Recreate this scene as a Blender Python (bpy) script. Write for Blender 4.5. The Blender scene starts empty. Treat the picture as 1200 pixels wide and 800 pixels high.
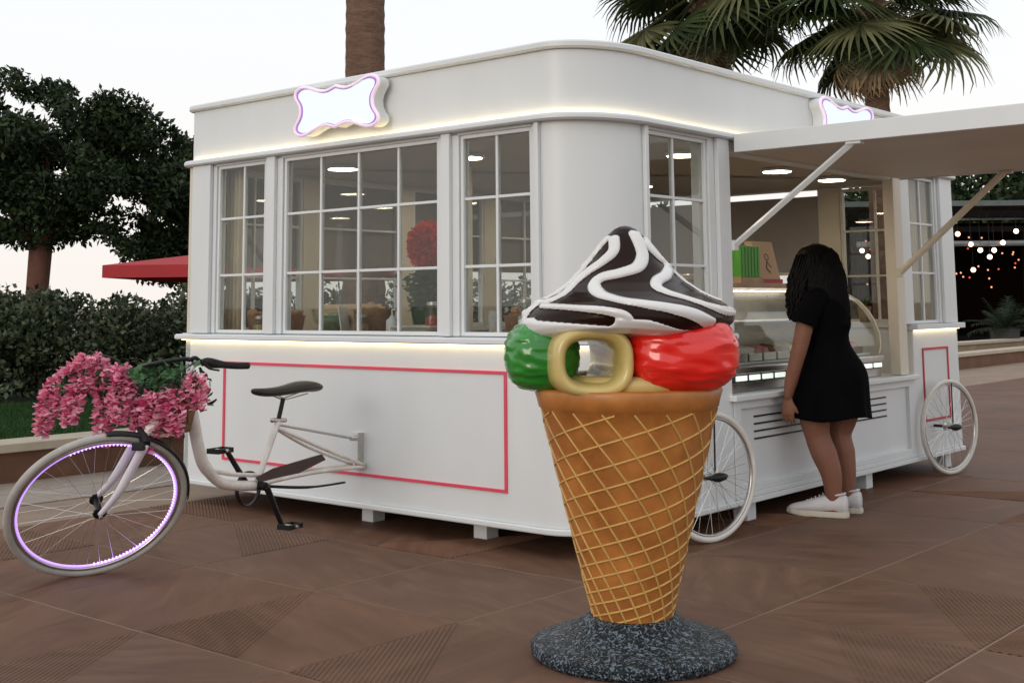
import bpy, bmesh, math, random
import numpy as np
from mathutils import Vector, Matrix, Quaternion
random.seed(7); rng = np.random.default_rng(7)
PI = math.pi; R = math.radians
S = bpy.context.scene; C = S.collection

# ------------------------------------------------------------ camera
cam = bpy.data.objects.new('camera', bpy.data.cameras.new('camera')); C.objects.link(cam); S.camera = cam
FPX = 1461.1; PITCH = R(6.985); ROLL = R(-0.527)
cam.data.sensor_width = 36; cam.data.sensor_fit = 'HORIZONTAL'
cam.data.lens = 36 * FPX / 1200
cam.data.shift_y = (177.74 - 400) / 1200
cam.data.clip_start = .05; cam.data.clip_end = 2000
cam.location = (0, 0, 1.27)
cam.matrix_world = Matrix.Translation((0, 0, 1.27)) @ Matrix.Rotation(PI / 2 + PITCH, 4, 'X') @ Matrix.Rotation(ROLL, 4, 'Z')
# ------------------------------------------------------------ world, sun, exposure
S.view_settings.view_transform = 'Standard'; S.view_settings.look = 'None'
S.view_settings.exposure = 0.10; S.view_settings.gamma = 1
S.view_settings.use_curve_mapping = False
S.cycles.use_denoising = True
S.cycles.max_bounces = 6; S.cycles.transparent_max_bounces = 16
S.cycles.sample_clamp_indirect = 4
W = bpy.data.worlds.new('World'); S.world = W; W.use_nodes = True
nt = W.node_tree; nt.nodes.clear()
sky = nt.nodes.new('ShaderNodeTexSky'); sky.sky_type = 'NISHITA'; sky.sun_disc = False
SUN_EL, SUN_ROT = R(12), R(215)
sky.sun_elevation = SUN_EL; sky.sun_rotation = SUN_ROT
sky.dust_density = 4; sky.ozone_density = 1
mx = nt.nodes.new('ShaderNodeMix'); mx.data_type = 'RGBA'; mx.inputs[0].default_value = .88
tc = nt.nodes.new('ShaderNodeTexCoord'); sep = nt.nodes.new('ShaderNodeSeparateXYZ')
rp = nt.nodes.new('ShaderNodeValToRGB')
rp.color_ramp.elements[0].position = 0.0; rp.color_ramp.elements[0].color = (1.0, .93, .87, 1)
rp.color_ramp.elements[1].position = .22; rp.color_ramp.elements[1].color = (.97, .98, 1.0, 1)
mul = nt.nodes.new('ShaderNodeVectorMath'); mul.operation = 'SCALE'; mul.inputs['Scale'].default_value = 8.6
bg = nt.nodes.new('ShaderNodeBackground'); bg.inputs[1].default_value = .12
wo = nt.nodes.new('ShaderNodeOutputWorld')
L_ = nt.links.new
L_(tc.outputs['Generated'], sep.inputs[0]); L_(sep.outputs[2], rp.inputs[0]); L_(rp.outputs[0], mul.inputs[0])
L_(sky.outputs[0], mx.inputs[6]); L_(mul.outputs[0], mx.inputs[7]); L_(mx.outputs[2], bg.inputs[0]); L_(bg.outputs[0], wo.inputs[0])
sl = bpy.data.lights.new('sun', 'SUN'); sl.energy = .5; sl.angle = R(20); sl.color = (1, .93, .86)
sun = bpy.data.objects.new('sun', sl); C.objects.link(sun)
sd = Vector((math.sin(SUN_ROT) * math.cos(SUN_EL), math.cos(SUN_ROT) * math.cos(SUN_EL), math.sin(SUN_EL)))
sun.rotation_euler = (-sd).to_track_quat('-Z', 'Y').to_euler(); sun.location = (-6, -6, 9)

# ------------------------------------------------------------ materials
MC = {}
def mat(name, col, rough=.5, metal=0, var=.12, vscale=6, bump=0, bscale=60, emit=0, ecol=None, coat=0, spec=.5, stretch=(1, 1, 1), trans=0, dark=None):
    if name in MC: return MC[name]
    m = bpy.data.materials.new(name); m.use_nodes = True; n = m.node_tree.nodes; l = m.node_tree.links
    b = n['Principled BSDF']
    b.inputs['Roughness'].default_value = rough; b.inputs['Metallic'].default_value = metal
    b.inputs['Specular IOR Level'].default_value = spec; b.inputs['Coat Weight'].default_value = coat
    t = n.new('ShaderNodeTexCoord'); mp = n.new('ShaderNodeMapping'); mp.inputs['Scale'].default_value = stretch
    l.new(t.outputs['Object'], mp.inputs[0])
    no = n.new('ShaderNodeTexNoise'); no.inputs['Scale'].default_value = vscale; no.inputs['Detail'].default_value = 5; no.inputs['Roughness'].default_value = .6
    l.new(mp.outputs[0], no.inputs['Vector'])
    r = n.new('ShaderNodeValToRGB'); r.color_ramp.elements[0].position = .3; r.color_ramp.elements[1].position = .7
    d = dark or tuple(c * (1 - var) for c in col)
    r.color_ramp.elements[0].color = (*d, 1); r.color_ramp.elements[1].color = (*[min(1, c * (1 + var * .6)) for c in col], 1)
    l.new(no.outputs[0], r.inputs[0]); l.new(r.outputs[0], b.inputs['Base Color'])
    rr = n.new('ShaderNodeMapRange'); rr.inputs[3].default_value = max(0, rough - .08); rr.inputs[4].default_value = min(1, rough + .1)
    l.new(no.outputs[0], rr.inputs[0]); l.new(rr.outputs[0], b.inputs['Roughness'])
    if bump:
        n2 = n.new('ShaderNodeTexNoise'); n2.inputs['Scale'].default_value = bscale; n2.inputs['Detail'].default_value = 3
        l.new(mp.outputs[0], n2.inputs['Vector'])
        bp = n.new('ShaderNodeBump'); bp.inputs['Strength'].default_value = bump; bp.inputs['Distance'].default_value = .01
        l.new(n2.outputs[0], bp.inputs['Height']); l.new(bp.outputs[0], b.inputs['Normal'])
    if emit:
        b.inputs['Emission Color'].default_value = (*(ecol or col), 1); b.inputs['Emission Strength'].default_value = emit
    MC[name] = m; return m
def leafmat(name, c1, c2, c3=None, rough=.5, transl=.25):
    if name in MC: return MC[name]
    m = bpy.data.materials.new(name); m.use_nodes = True; n = m.node_tree.nodes; l = m.node_tree.links
    b = n['Principled BSDF']; b.inputs['Roughness'].default_value = rough
    g = n.new('ShaderNodeNewGeometry'); r = n.new('ShaderNodeValToRGB')
    r.color_ramp.elements[0].color = (*c1, 1); r.color_ramp.elements[1].color = (*c2, 1)
    if c3: e = r.color_ramp.elements.new(.93); e.color = (*c3, 1); r.color_ramp.elements[1].position = .85
    l.new(g.outputs['Random Per Island'], r.inputs[0]); l.new(r.outputs[0], b.inputs['Base Color'])
    tr = n.new('ShaderNodeBsdfTranslucent'); l.new(r.outputs[0], tr.inputs[0])
    ms = n.new('ShaderNodeMixShader'); ms.inputs[0].default_value = transl
    l.new(b.outputs[0], ms.inputs[1]); l.new(tr.outputs[0], ms.inputs[2]); l.new(ms.outputs[0], n['Material Output'].inputs[0]); b.inputs['Specular IOR Level'].default_value = .22
    MC[name] = m; return m
def glassmat(name, tint=(.86, .88, .87), refl=1.0):
    if name in MC: return MC[name]
    m = bpy.data.materials.new(name); m.use_nodes = True; n = m.node_tree.nodes; l = m.node_tree.links
    n.remove(n['Principled BSDF'])
    t = n.new('ShaderNodeBsdfTransparent'); t.inputs[0].default_value = (*tint, 1)
    g = n.new('ShaderNodeBsdfGlossy'); g.inputs['Roughness'].default_value = .015
    f = n.new('ShaderNodeLayerWeight'); pw = n.new('ShaderNodeMath'); pw.operation = 'POWER'; pw.inputs[1].default_value = 5
    mm = n.new('ShaderNodeMath'); mm.operation = 'MULTIPLY_ADD'; mm.inputs[1].default_value = .9 * refl; mm.inputs[2].default_value = .05 * refl
    ms = n.new('ShaderNodeMixShader'); l.new(f.outputs['Facing'], pw.inputs[0]); l.new(pw.outputs[0], mm.inputs[0]); l.new(mm.outputs[0], ms.inputs[0])
    # faint waviness of the sheet
    no = n.new('ShaderNodeTexNoise'); no.inputs['Scale'].default_value = 3; bp = n.new('ShaderNodeBump'); bp.inputs['Strength'].default_value = .05
    tc = n.new('ShaderNodeTexCoord'); l.new(tc.outputs['Object'], no.inputs['Vector'])
    l.new(no.outputs[0], bp.inputs['Height']); l.new(bp.outputs[0], g.inputs['Normal'])
    l.new(t.outputs[0], ms.inputs[1]); l.new(g.outputs[0], ms.inputs[2]); l.new(ms.outputs[0], n['Material Output'].inputs[0])
    MC[name] = m; return m

M_white = mat('white_paint', (.675, .71, .73), .4, var=.05, vscale=1.6, bump=.05, bscale=18, stretch=(1, 1, .35))
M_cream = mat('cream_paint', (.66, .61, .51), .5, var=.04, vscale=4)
M_ceil = mat('ceiling_panel_finish', (.44, .40, .35), .6, var=.05)
M_can = mat('canopy_underside', (.62, .56, .49), .55, var=.10, vscale=2)
M_floor_in = mat('interior_floor', (.30, .22, .15), .5, var=.2)
M_pink = mat('pink_red_paint', (.72, .07, .13), .4, var=.06)
M_red2 = mat('crimson_paint', (.50, .03, .05), .45, var=.06)
M_warm = mat('warm_led', (1, .8, .5), emit=6.5, ecol=(1, .78, .45))
M_lamp = mat('ceiling_lamp_glow', (1, .9, .75), emit=24, ecol=(1, .84, .62))
M_sign = mat('lit_sign_face', (.55, .66, .75), emit=.55, ecol=(.78, .92, 1.0), var=.02)
M_neon = mat('purple_neon', (.45, .2, .6), .4, var=.1, emit=.25, ecol=(.5, .2, .75))
M_neonp = mat('pink_sign_edge', (.85, .72, .84), .4, var=.05, emit=.25, ecol=(.95, .75, .95))
M_black = mat('black_plastic', (.010, .010, .011), .42, var=.3, spec=.3)
M_rubber = mat('grey_white_tyre_rubber', (.40, .39, .37), .6, var=.15, vscale=14)
M_tyrew = mat('white_tyre_rubber', (.62, .60, .57), .5, var=.12, vscale=10)
M_steel = mat('brushed_steel', (.55, .54, .52), .3, metal=1, var=.1, vscale=20)
M_chrome = mat('chrome_spoke', (.7, .7, .7), .22, metal=1)
M_bikewhite = mat('worn_white_enamel', (.78, .76, .73), .35, var=.05, dark=(.58, .53, .47), vscale=9, coat=.3)
M_silverw = mat('pearl_white_fork', (.72, .70, .78), .3, coat=.4, var=.08)
M_led = mat('purple_led', (.8, .5, 1), emit=3.4, ecol=(.50, .27, 1))
M_glass = glassmat('window_glass')
M_glass2 = glassmat('display_glass', (.93, .95, .94), .8)
M_wood = mat('pale_wood', (.50, .34, .20), .5, var=.2, vscale=8, stretch=(1, 8, 1))
M_taupe = mat('taupe_blind', (.33, .30, .285), .75, var=.06)
M_curtain = mat('cream_curtain', (.66, .56, .40), .85, var=.1, bump=.1, bscale=90)

# ------------------------------------------------------------ mesh helpers
class MB:
    def __init__(s): s.v = []; s.f = []; s.mi = []; s.n = 0; s.cur = 0
    def add(s, V, F):
        b = len(s.v); s.v += [tuple(p) for p in V]; s.f += [tuple(b + i for i in f) for f in F]; s.mi += [s.cur] * len(F); return s
    def box(s, x0, x1, y0, y1, z0, z1):
        V = [(x0, y0, z0), (x1, y0, z0), (x1, y1, z0), (x0, y1, z0), (x0, y0, z1), (x1, y0, z1), (x1, y1, z1), (x0, y1, z1)]
        return s.add(V, [(0, 3, 2, 1), (4, 5, 6, 7), (0, 1, 5, 4), (1, 2, 6, 5), (2, 3, 7, 6), (3, 0, 4, 7)])
    def obox(s, c, dx, dy, dz, rx=None):
        c = Vector(c); q = rx or Matrix.Identity(3); V = []
        for a, b_, d in [(-1, -1, -1), (1, -1, -1), (1, 1, -1), (-1, 1, -1), (-1, -1, 1), (1, -1, 1), (1, 1, 1), (-1, 1, 1)]:
            V.append(c + q @ Vector((a * dx / 2, b_ * dy / 2, d * dz / 2)))
        return s.add(V, [(0, 3, 2, 1), (4, 5, 6, 7), (0, 1, 5, 4), (1, 2, 6, 5), (2, 3, 7, 6), (3, 0, 4, 7)])
    def tube(s, pts, r, n=8, caps=True, closed=False, flat=1.0, up=None):
        pts = [Vector(p) for p in pts]; m = len(pts)
        rs = r if isinstance(r, (list, tuple)) else [r] * m
        V = []; F = []; prev = None
        for i, p in enumerate(pts):
            if closed: t = (pts[(i + 1) % m] - pts[i - 1])
            else: t = pts[min(i + 1, m - 1)] - pts[max(i - 1, 0)]
            t.normalize()
            if prev is None:
                u_ = Vector(up) if up else (Vector((0, 0, 1)) if abs(t.z) < .9 else Vector((1, 0, 0)))
            else: u_ = prev
            u_ = (u_ - t * u_.dot(t)).normalized(); prev = u_; w = t.cross(u_)
            rr = rs[i]; ra, rb = rr if isinstance(rr, tuple) else (rr, rr * flat)
            for k in range(n):
                a = 2 * PI * k / n; V.append(p + u_ * (math.cos(a) * ra) + w * (math.sin(a) * rb))
        seg = m if closed else m - 1
        for i in range(seg):
            for k in range(n):
                a = i * n + k; b = i * n + (k + 1) % n; c = ((i + 1) % m) * n + (k + 1) % n; d = ((i + 1) % m) * n + k
                F.append((a, b, c, d))
        if caps and not closed:
            F.append(tuple(range(n - 1, -1, -1))); F.append(tuple((m - 1) * n + k for k in range(n)))
        return s.add(V, F)
    def lathe(s, prof, n=48, c=(0, 0, 0), capb=False, capt=False, wob=None):
        V = []; F = []
        for r, z in prof:
            for k in range(n):
                a = 2 * PI * k / n; rr = r * (wob(a, z) if wob else 1)
                V.append((c[0] + rr * math.cos(a), c[1] + rr * math.sin(a), c[2] + z))
        for i in range(len(prof) - 1):
            for k in range(n):
                F.append((i * n + k, i * n + (k + 1) % n, (i + 1) * n + (k + 1) % n, (i + 1) * n + k))
        if capb: F.append(tuple(range(n - 1, -1, -1)))
        if capt: F.append(tuple((len(prof) - 1) * n + k for k in range(n)))
        return s.add(V, F)
    def ellipsoid(s, c, rx, ry, rz, nu=24, nv=14, rot=None, noise=0, seed=0):
        V = []; F = []; c = Vector(c)
        from mathutils import noise as N
        for i in range(nv + 1):
            ph = PI * i / nv
            for k in range(nu):
                a = 2 * PI * k / nu
                d = Vector((math.sin(ph) * math.cos(a), math.sin(ph) * math.sin(a), math.cos(ph)))
                sc = 1 + noise * N.noise(d * 2.3 + Vector((seed, 0, 0)))
                p = Vector((d.x * rx, d.y * ry, d.z * rz)) * sc
                if rot: p = rot @ p
                V.append(c + p)
        for i in range(nv):
            for k in range(nu):
                F.append((i * nu + k, (i + 1) * nu + k, (i + 1) * nu + (k + 1) % nu, i * nu + (k + 1) % nu))
        return s.add(V, F)
    def build(s, name, m=None, parent=None, smooth=False, bevel=0, loc=None, kind=None, label=None):
        me = bpy.data.meshes.new(name); me.from_pydata(s.v, [], s.f)
        ms = m if isinstance(m, (list, tuple)) else [m]
        for x in ms: me.materials.append(x)
        if len(ms) > 1: me.polygons.foreach_set('material_index', s.mi)
        if smooth: me.polygons.foreach_set('use_smooth', [True] * len(me.polygons))
        me.update()
        o = bpy.data.objects.new(name, me); C.objects.link(o)
        if parent: o.parent = parent
        if loc: o.location = loc
        if bevel:
            b = o.modifiers.new('bevel', 'BEVEL'); b.width = bevel; b.segments = 2; b.limit_method = 'ANGLE'; b.angle_limit = R(40)
            b.harden_normals = False
        if smooth:
            pass
        if kind: o['kind'] = kind
        if label: o['label'] = label
        return o
def tag(o, label=None, cat=None, group=None, kind=None):
    for k, v in (('label', label), ('category', cat), ('group', group), ('kind', kind)):
        if v: o[k] = v
    return o
def empty(name, loc=(0, 0, 0), rz=0, **k):
    o = bpy.data.objects.new(name, None); C.objects.link(o); o.location = loc; o.rotation_euler = (0, 0, rz); o.empty_display_size = .1
    return tag(o, **k)
def BOX(name, x0, x1, y0, y1, z0, z1, m, parent, bevel=.004, **k): return MB().box(x0, x1, y0, y1, z0, z1).build(name, m, parent, bevel=bevel, **k)
def dup(o, parent=None, loc=None, rot=None):
    c = o.copy(); C.objects.link(c); c.parent = parent
    if loc is not None: c.location = loc
    if rot is not None: c.rotation_euler = rot
    return c
def copy_tree(o, parent=None):
    c = dup(o, parent)
    for ch in list(o.children): copy_tree(ch, c)
    return c
def smoothpts(pts, n=6):
    pts = [Vector(p) for p in pts]; out = []
    for i in range(len(pts) - 1):
        p0 = pts[max(i - 1, 0)]; p1 = pts[i]; p2 = pts[i + 1]; p3 = pts[min(i + 2, len(pts) - 1)]
        for k in range(n):
            t = k / n
            out.append(.5 * ((2 * p1) + (p2 - p0) * t + (2 * p0 - 5 * p1 + 4 * p2 - p3) * t * t + (3 * p1 - p0 - 3 * p2 + p3) * t ** 3))
    out.append(pts[-1]); return out

# ------------------------------------------------------------ frame of the kiosk
TH = R(49.57); KX, KY = .3937, 6.2864
VB = Vector((math.cos(TH), math.sin(TH))); VA = Vector((-math.sin(TH), math.cos(TH)))
def kw(v, u, z=0): return Vector((KX + VB.x * v + VA.x * u, KY + VB.y * v + VA.y * u, z))
LU, LV = 3.42, 4.78      # lengths of the kiosk's sides

# ============================================================ GROUND
def ground():
    mg = mat('grout_and_screed', (.26, .19, .14), .8, var=.2, vscale=2)
    g = MB().box(-900, 900, -300, 1500, -.5, -.006).build('ground', mg, kind='structure')
    pav = MB().box(-14, 40, -6, 60, -.0055, -.0018).build('pavement', mg, kind='structure')
    # one tile: the smooth slab with a ribbed triangle let into it
    m = bpy.data.materials.new('brown_porcelain_tile'); m.use_nodes = True; n = m.node_tree.nodes; l = m.node_tree.links
    b = n['Principled BSDF']
    gm = n.new('ShaderNodeNewGeometry'); oi = n.new('ShaderNodeObjectInfo')
    rot = n.new('ShaderNodeVectorRotate'); rot.rotation_type = 'Z_AXIS'; l.new(gm.outputs['Position'], rot.inputs['Vector'])
    ml = n.new('ShaderNodeMath'); ml.operation = 'MULTIPLY'; ml.inputs[1].default_value = 6.28; l.new(oi.outputs['Random'], ml.inputs[0]); l.new(ml.outputs[0], rot.inputs['Angle'])
    mp = n.new('ShaderNodeMapping'); mp.inputs['Scale'].default_value = (1.3, 5.5, 1); l.new(rot.outputs[0], mp.inputs[0])
    no = n.new('ShaderNodeTexNoise'); no.inputs['Scale'].default_value = 1.3; no.inputs['Detail'].default_value = 7; no.inputs['Roughness'].default_value = .62; no.inputs['Distortion'].default_value = 1.2
    l.new(mp.outputs[0], no.inputs['Vector'])
    r = n.new('ShaderNodeValToRGB'); r.color_ramp.elements[0].position = .25; r.color_ramp.elements[1].position = .75
    r.color_ramp.elements[0].color = (.104, .053, .035, 1); r.color_ramp.elements[1].color = (.192, .108, .073, 1)
    l.new(no.outputs[0], r.inputs[0])
    n2 = n.new('ShaderNodeTexNoise'); n2.inputs['Scale'].default_value = .9; n2.inputs['Detail'].default_value = 4; l.new(gm.outputs['Position'], n2.inputs['Vector'])
    hs = n.new('ShaderNodeHueSaturation'); l.new(r.outputs[0], hs.inputs['Color'])
    mr = n.new('ShaderNodeMapRange'); mr.inputs[1].default_value = .3; mr.inputs[2].default_value = .7; mr.inputs[3].default_value = .84; mr.inputs[4].default_value = 1.16; l.new(n2.outputs[0], mr.inputs[0]); l.new(mr.outputs[0], hs.inputs['Value'])
    mix = n.new('ShaderNodeMath'); mix.operation = 'MULTIPLY_ADD'; mix.inputs[1].default_value = .12; mix.inputs[2].default_value = .94; l.new(oi.outputs['Random'], mix.inputs[0]); l.new(mix.outputs[0], hs.inputs['Saturation'])
    l.new(hs.outputs[0], b.inputs['Base Color'])
    r2 = n.new('ShaderNodeMapRange'); r2.inputs[3].default_value = .42; r2.inputs[4].default_value = .66; l.new(no.outputs[0], r2.inputs[0]); l.new(r2.outputs[0], b.inputs['Roughness'])
    b.inputs['Specular IOR Level'].default_value = .09
    bp = n.new('ShaderNodeBump'); bp.inputs['Strength'].default_value = .22; bp.inputs['Distance'].default_value = .006; l.new(no.outputs[0], bp.inputs['Height']); l.new(bp.outputs[0], b.inputs['Normal'])
    T = .89; G = .005
    def tile_mesh(mir, ribs=True):
        mb = MB(); s = T - G; h_ = s / 2; e = .003
        # top sheet with chamfered rim and skirt
        V = [(-h_ + e, -h_ + e, 0), (h_ - e, -h_ + e, 0), (h_ - e, h_ - e, 0), (-h_ + e, h_ - e, 0), (-h_, -h_, -.003), (h_, -h_, -.003), (h_, h_, -.003), (-h_, h_, -.003)]
        mb.add(V, [(0, 1, 2, 3), (4, 5, 1, 0), (5, 6, 2, 1), (6, 7, 3, 2), (7, 4, 0, 3)])
        if ribs:
            c0 = Vector((-h_ + .006, h_ - .006)); c1 = Vector((-h_ + .006, -h_ + .006)); c2 = Vector((h_ * .36, h_ - .006))
            N_ = 25
            for k in range(1, N_ + 1):
                t0 = (k - .62) / N_; t1 = (k) / N_
                a0 = c0.lerp(c1, t0); a1 = c0.lerp(c1, t1); b0 = c0.lerp(c2, t0); b1 = c0.lerp(c2, t1)
                am = (a0 + a1) / 2; bm_ = (b0 + b1) / 2; zt = .0034
                f = lambda p, z: ((-p.x if mir else p.x), p.y, z)
                A = [f(a0, .0002), f(a0.lerp(a1, .3), zt), f(a0.lerp(a1, .7), zt), f(a1, .0002), f(b0, .0002), f(b0.lerp(b1, .3), zt), f(b0.lerp(b1, .7), zt), f(b1, .0002)]
                q = [(0, 1, 5, 4), (1, 2, 6, 5), (2, 3, 7, 6)]
                if not mir: q = [x[::-1] for x in q]
                mb.add(A, q)
        return mb
    metas = []
    for k, (mir, ribs) in enumerate([(0, 1), (1, 1), (0, 0)]):
        mb = tile_mesh(mir, ribs); me = bpy.data.meshes.new('tile'); me.from_pydata(mb.v, [], mb.f); me.materials.append(m); me.update(); metas.append(me)
    # tile lattice: lines at a = 1.79 + k T, b = 4.72 - k T
    fwd = lambda p: (p.x / max(p.y, .1), p.y)
    cells = []
    for i in range(-12, 34):
        for j in range(-14, 50):
            ca = 1.79 + T * (i + .5); cb = 3.83 + T * (j + .5)
            p = Vector((VA.x * ca + VB.x * cb, VA.y * ca + VB.y * cb))
            u = ca - (VA.x * KX + VA.y * KY)
            if u + T / 2 > 4.06: continue
            if p.y < 1.2 or abs(p.x) > p.y * .46 + 1.0: continue
            if p.y > 30: continue
            v = cb - (VB.x * KX + VB.y * KY)
            hid = (.7 < u < 3) and (.7 < v < 4.1)
            if hid: continue
            cells.append((p.y, p.x, i, j))
    cells.sort()
    rest = MB()
    rr = random.Random(3)
    for k, (y, x, i, j) in enumerate(cells):
        special = {(0, 0): (-1, 1), (-1, 1): (0, 0), (1, -1): (1, 1), (2, -1): (1, 1), (2, -2): (1, 1), (0, 1): (-1, 1), (1, 0): (0, 2), (0, -1): (0, 2), (1, 1): (0, 2)}.get((i, j))
        q = rr.randrange(4); mir = rr.choice([0, 1, 2, 2, 2])
        if special: q, mir = special
        # orientation zero: local x along b, local y along a ; corner (-x,+y) must be the a-low b-high corner
        ang = TH + q * PI / 2
        if k < 300:
            o = bpy.data.objects.new('tile', metas[mir if y < 9.5 else 2]); C.objects.link(o); o.location = (x, y, 0); o.rotation_euler = (0, 0, ang); o.parent = pav
            # small unevenness
            o.location.z = rr.uniform(-.0006, .0006)
        else:
            mbm = metas[2]; cs, sn = math.cos(ang), math.sin(ang)
            rest.add([(x + v.co.x * cs - v.co.y * sn, y + v.co.x * sn + v.co.y * cs, v.co.z) for v in mbm.vertices], [tuple(pp.vertices) for pp in mbm.polygons])
    rest.build('tile', m, pav, kind='stuff')
    # two rows of paler slabs in front of the planter wall
    ms = mat('pale_stone_slab', (.30, .255, .215), .6, var=.2, vscale=3, bump=.1)
    strip = MB().box(-12.0, 30, 4.06, 5.12, -.0035, -.001)
    st = strip.build('path', mg, kind='structure'); st.matrix_world = Matrix.Translation((KX, KY, 0)) @ Matrix.Rotation(TH, 4, 'Z')
    for row, (u0, u1) in enumerate([(4.07, 4.58), (4.595, 5.11)]):
        v = -6.0 + row * .3
        while v < 6.5:
            w_ = .78 + rr.uniform(-.03, .03)
            MB().box(v + .008, v + w_ - .008, u0, u1, -.0008, .006 + rr.uniform(0, .002)).build('slab', ms, st, bevel=.003)
            v += w_
ground()

# ============================================================ KIOSK
K = empty('ice_cream_kiosk', (KX, KY, 0), TH, label='white ice cream kiosk with rounded corner, many-paned windows and lit fascia', cat='kiosk')
CU, CV = .31, .46
def footprint(o=0.0, small=.05, ncorner=18):
    """closed outline (v,u), counter-clockwise seen from above; o = outward offset"""
    P = []
    # near rounded corner: from left face (v=0,u=CU) to right face (v=CV,u=0)
    for k in range(ncorner + 1):
        t = PI / 2 * k / ncorner
        x = CV - CV * math.cos(t); y = CU - CU * math.sin(t)
        nx, ny = -math.cos(t) / CV, -math.sin(t) / CU; L = math.hypot(nx, ny)
        P.append((x + nx / L * o, y + ny / L * o))
    def cor(cx, cy, a0):
        for k in range(5):
            t = a0 + PI / 2 * k / 4; P.append((cx + (small + o) * math.cos(t), cy + (small + o) * math.sin(t)))
    cor(LV - small, small, -PI / 2); cor(LV - small, LU - small, 0); cor(small, LU - small, PI / 2)
    return P
def corner_pts(o=0, n=18): return footprint(o, ncorner=n)[:n + 1]
def sweep(name, prof, m, parent=K, smooth=True, closed=True, pts=None, **k):
    """prof: list of (offset,z) counter-clockwise; pts optional function(o)->open polyline"""
    mb = MB(); cols = []
    fn = pts or footprint
    rings = [fn(o) for o, z in prof]; n = len(rings[0]); V = []
    for (o, z), r in zip(prof, rings): V += [(p[0], p[1], z) for p in r]
    F = []; m_ = len(prof)
    segs = n if (closed and not pts) else n - 1
    for i in range(m_):
        j = (i + 1) % m_
        for q in range(segs):
            F.append((i * n + q, i * n + (q + 1) % n, j * n + (q + 1) % n, j * n + q))
    if pts: F.append(tuple(i * n for i in range(m_))[::-1]); F.append(tuple(i * n + n - 1 for i in range(m_)))
    mb.add(V, F)
    o = mb.build(name, m, parent, **k)
    if smooth:
        o.data.polygons.foreach_set('use_smooth', [True] * len(o.data.polygons))
        bm = bmesh.new(); bm.from_mesh(o.data); bmesh.ops.recalc_face_normals(bm, faces=bm.faces)
        for e in bm.edges:
            if len(e.link_faces) == 2 and e.calc_face_angle(0) > R(30): e.smooth = False
        bm.to_mesh(o.data); bm.free()
    return o
# fascia, rim and ledge run all round
sweep('fascia', [(-.05, 2.262), (0, 2.262), (0, 2.60), (-.05, 2.60)], M_white)
sweep('roof_rim', [(-.07, 2.602), (.022, 2.602), (.034, 2.612), (.034, 2.634), (.022, 2.644), (-.07, 2.644)], M_white)
sweep('ledge', [(-.10, 2.222), (.050, 2.222), (.062, 2.230), (.062, 2.246), (.052, 2.258), (.044, 2.258), (.044, 2.250), (-.10, 2.250)], M_white)
def facepath(o): return [p for p in ([(-o, 3.38)] + [(q[0], q[1]) for q in corner_pts(o)] + [(4.70, -o)])]
sweep('light_strip', [(.006, 2.253), (.020, 2.253), (.020, 2.259), (.006, 2.259)], M_warm, pts=facepath)
fp = footprint(-.055)
MB().add([(p[0], p[1], 2.50) for p in fp] + [(p[0], p[1], 2.52) for p in fp], [tuple(range(len(fp)))[::-1], tuple(range(len(fp), 2 * len(fp)))] + [(i, (i + 1) % len(fp), len(fp) + (i + 1) % len(fp), len(fp) + i) for i in range(len(fp))]).build('roof', M_white, K)
fp = footprint(-.105)
MB().add([(p[0], p[1], 2.222) for p in fp] + [(p[0], p[1], 2.249) for p in fp], [tuple(range(len(fp)))[::-1], tuple(range(len(fp), 2 * len(fp)))] + [(i, (i + 1) % len(fp), len(fp) + (i + 1) % len(fp), len(fp) + i) for i in range(len(fp))]).build('ceiling', M_ceil, K)
fp = footprint(-.06)
MB().add([(p[0], p[1], .14) for p in fp] + [(p[0], p[1], .17) for p in fp], [tuple(range(len(fp)))[::-1], tuple(range(len(fp), 2 * len(fp)))] + [(i, (i + 1) % len(fp), len(fp) + (i + 1) % len(fp), len(fp) + i) for i in range(len(fp))]).build('floor_board', M_floor_in, K)
# lower walls
def lowpath(v1):
    def f(o): return [(-o, 3.42 + o)] + [(-o, 2.2), (-o, 1.1)] + list(corner_pts(o)) + [(v1, -o)]
    return f
sweep('lower_wall', [(-.05, .150), (0, .150), (0, 1.052), (-.05, 1.052)], M_white, pts=lowpath(1.33))
sweep('skirting', [(-.05, .118), (.020, .118), (.024, .124), (.024, .142), (.014, .149), (-.05, .149)], M_white, pts=lowpath(1.33))
sweep('sill', [(-.07, 1.058), (.048, 1.058), (.056, 1.066), (.056, 1.086), (.048, 1.094), (-.07, 1.100)], M_white, pts=lowpath(1.33))
sweep('light_strip', [(.006, 1.0535), (.022, 1.0535), (.022, 1.0575), (.006, 1.0575)], M_warm, pts=lowpath(1.32))
sweep('corner_panel', [(-.04, 1.101), (0, 1.101), (0, 2.2215), (-.04, 2.2215)], M_white, pts=lambda o: corner_pts(o))
# red outline on the long lower wall
ra = []
for nm, u0, u1, z0, z1 in [('red_trim', .565, 2.995, .905, .922), ('red_trim', .565, 2.995, .297, .314), ('red_trim', .565, .583, .3145, .9045), ('red_trim', 2.977, 2.995, .3145, .9045)]:
    BOX(nm, -.010, -.0005, u0, u1, z0, z1, M_pink, K, bevel=.002)
# feet
for v, u in [(.235, .165), (.235, .93), (.235, 1.83), (1.6, .1), (3.2, .1), (4.6, .1), (1.8, 3.3), (4.6, 3.3)]:
    BOX('foot', v - .05, v + .05, u - .048, u + .048, .0, .117, M_white, K)
for bx in [(.45, 4.4, .45, .48), (.45, .48, .48, 3.0), (.45, 4.4, 2.97, 3.0), (4.37, 4.4, .48, 2.97)]: BOX('light_block_board', *bx, .004, .120, M_black, K, bevel=0)  # added boards, out of view, that stop light passing under the kiosk
BOX('chassis', .2, 4.6, .25, 3.2, .121, .139, M_black, K)
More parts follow.
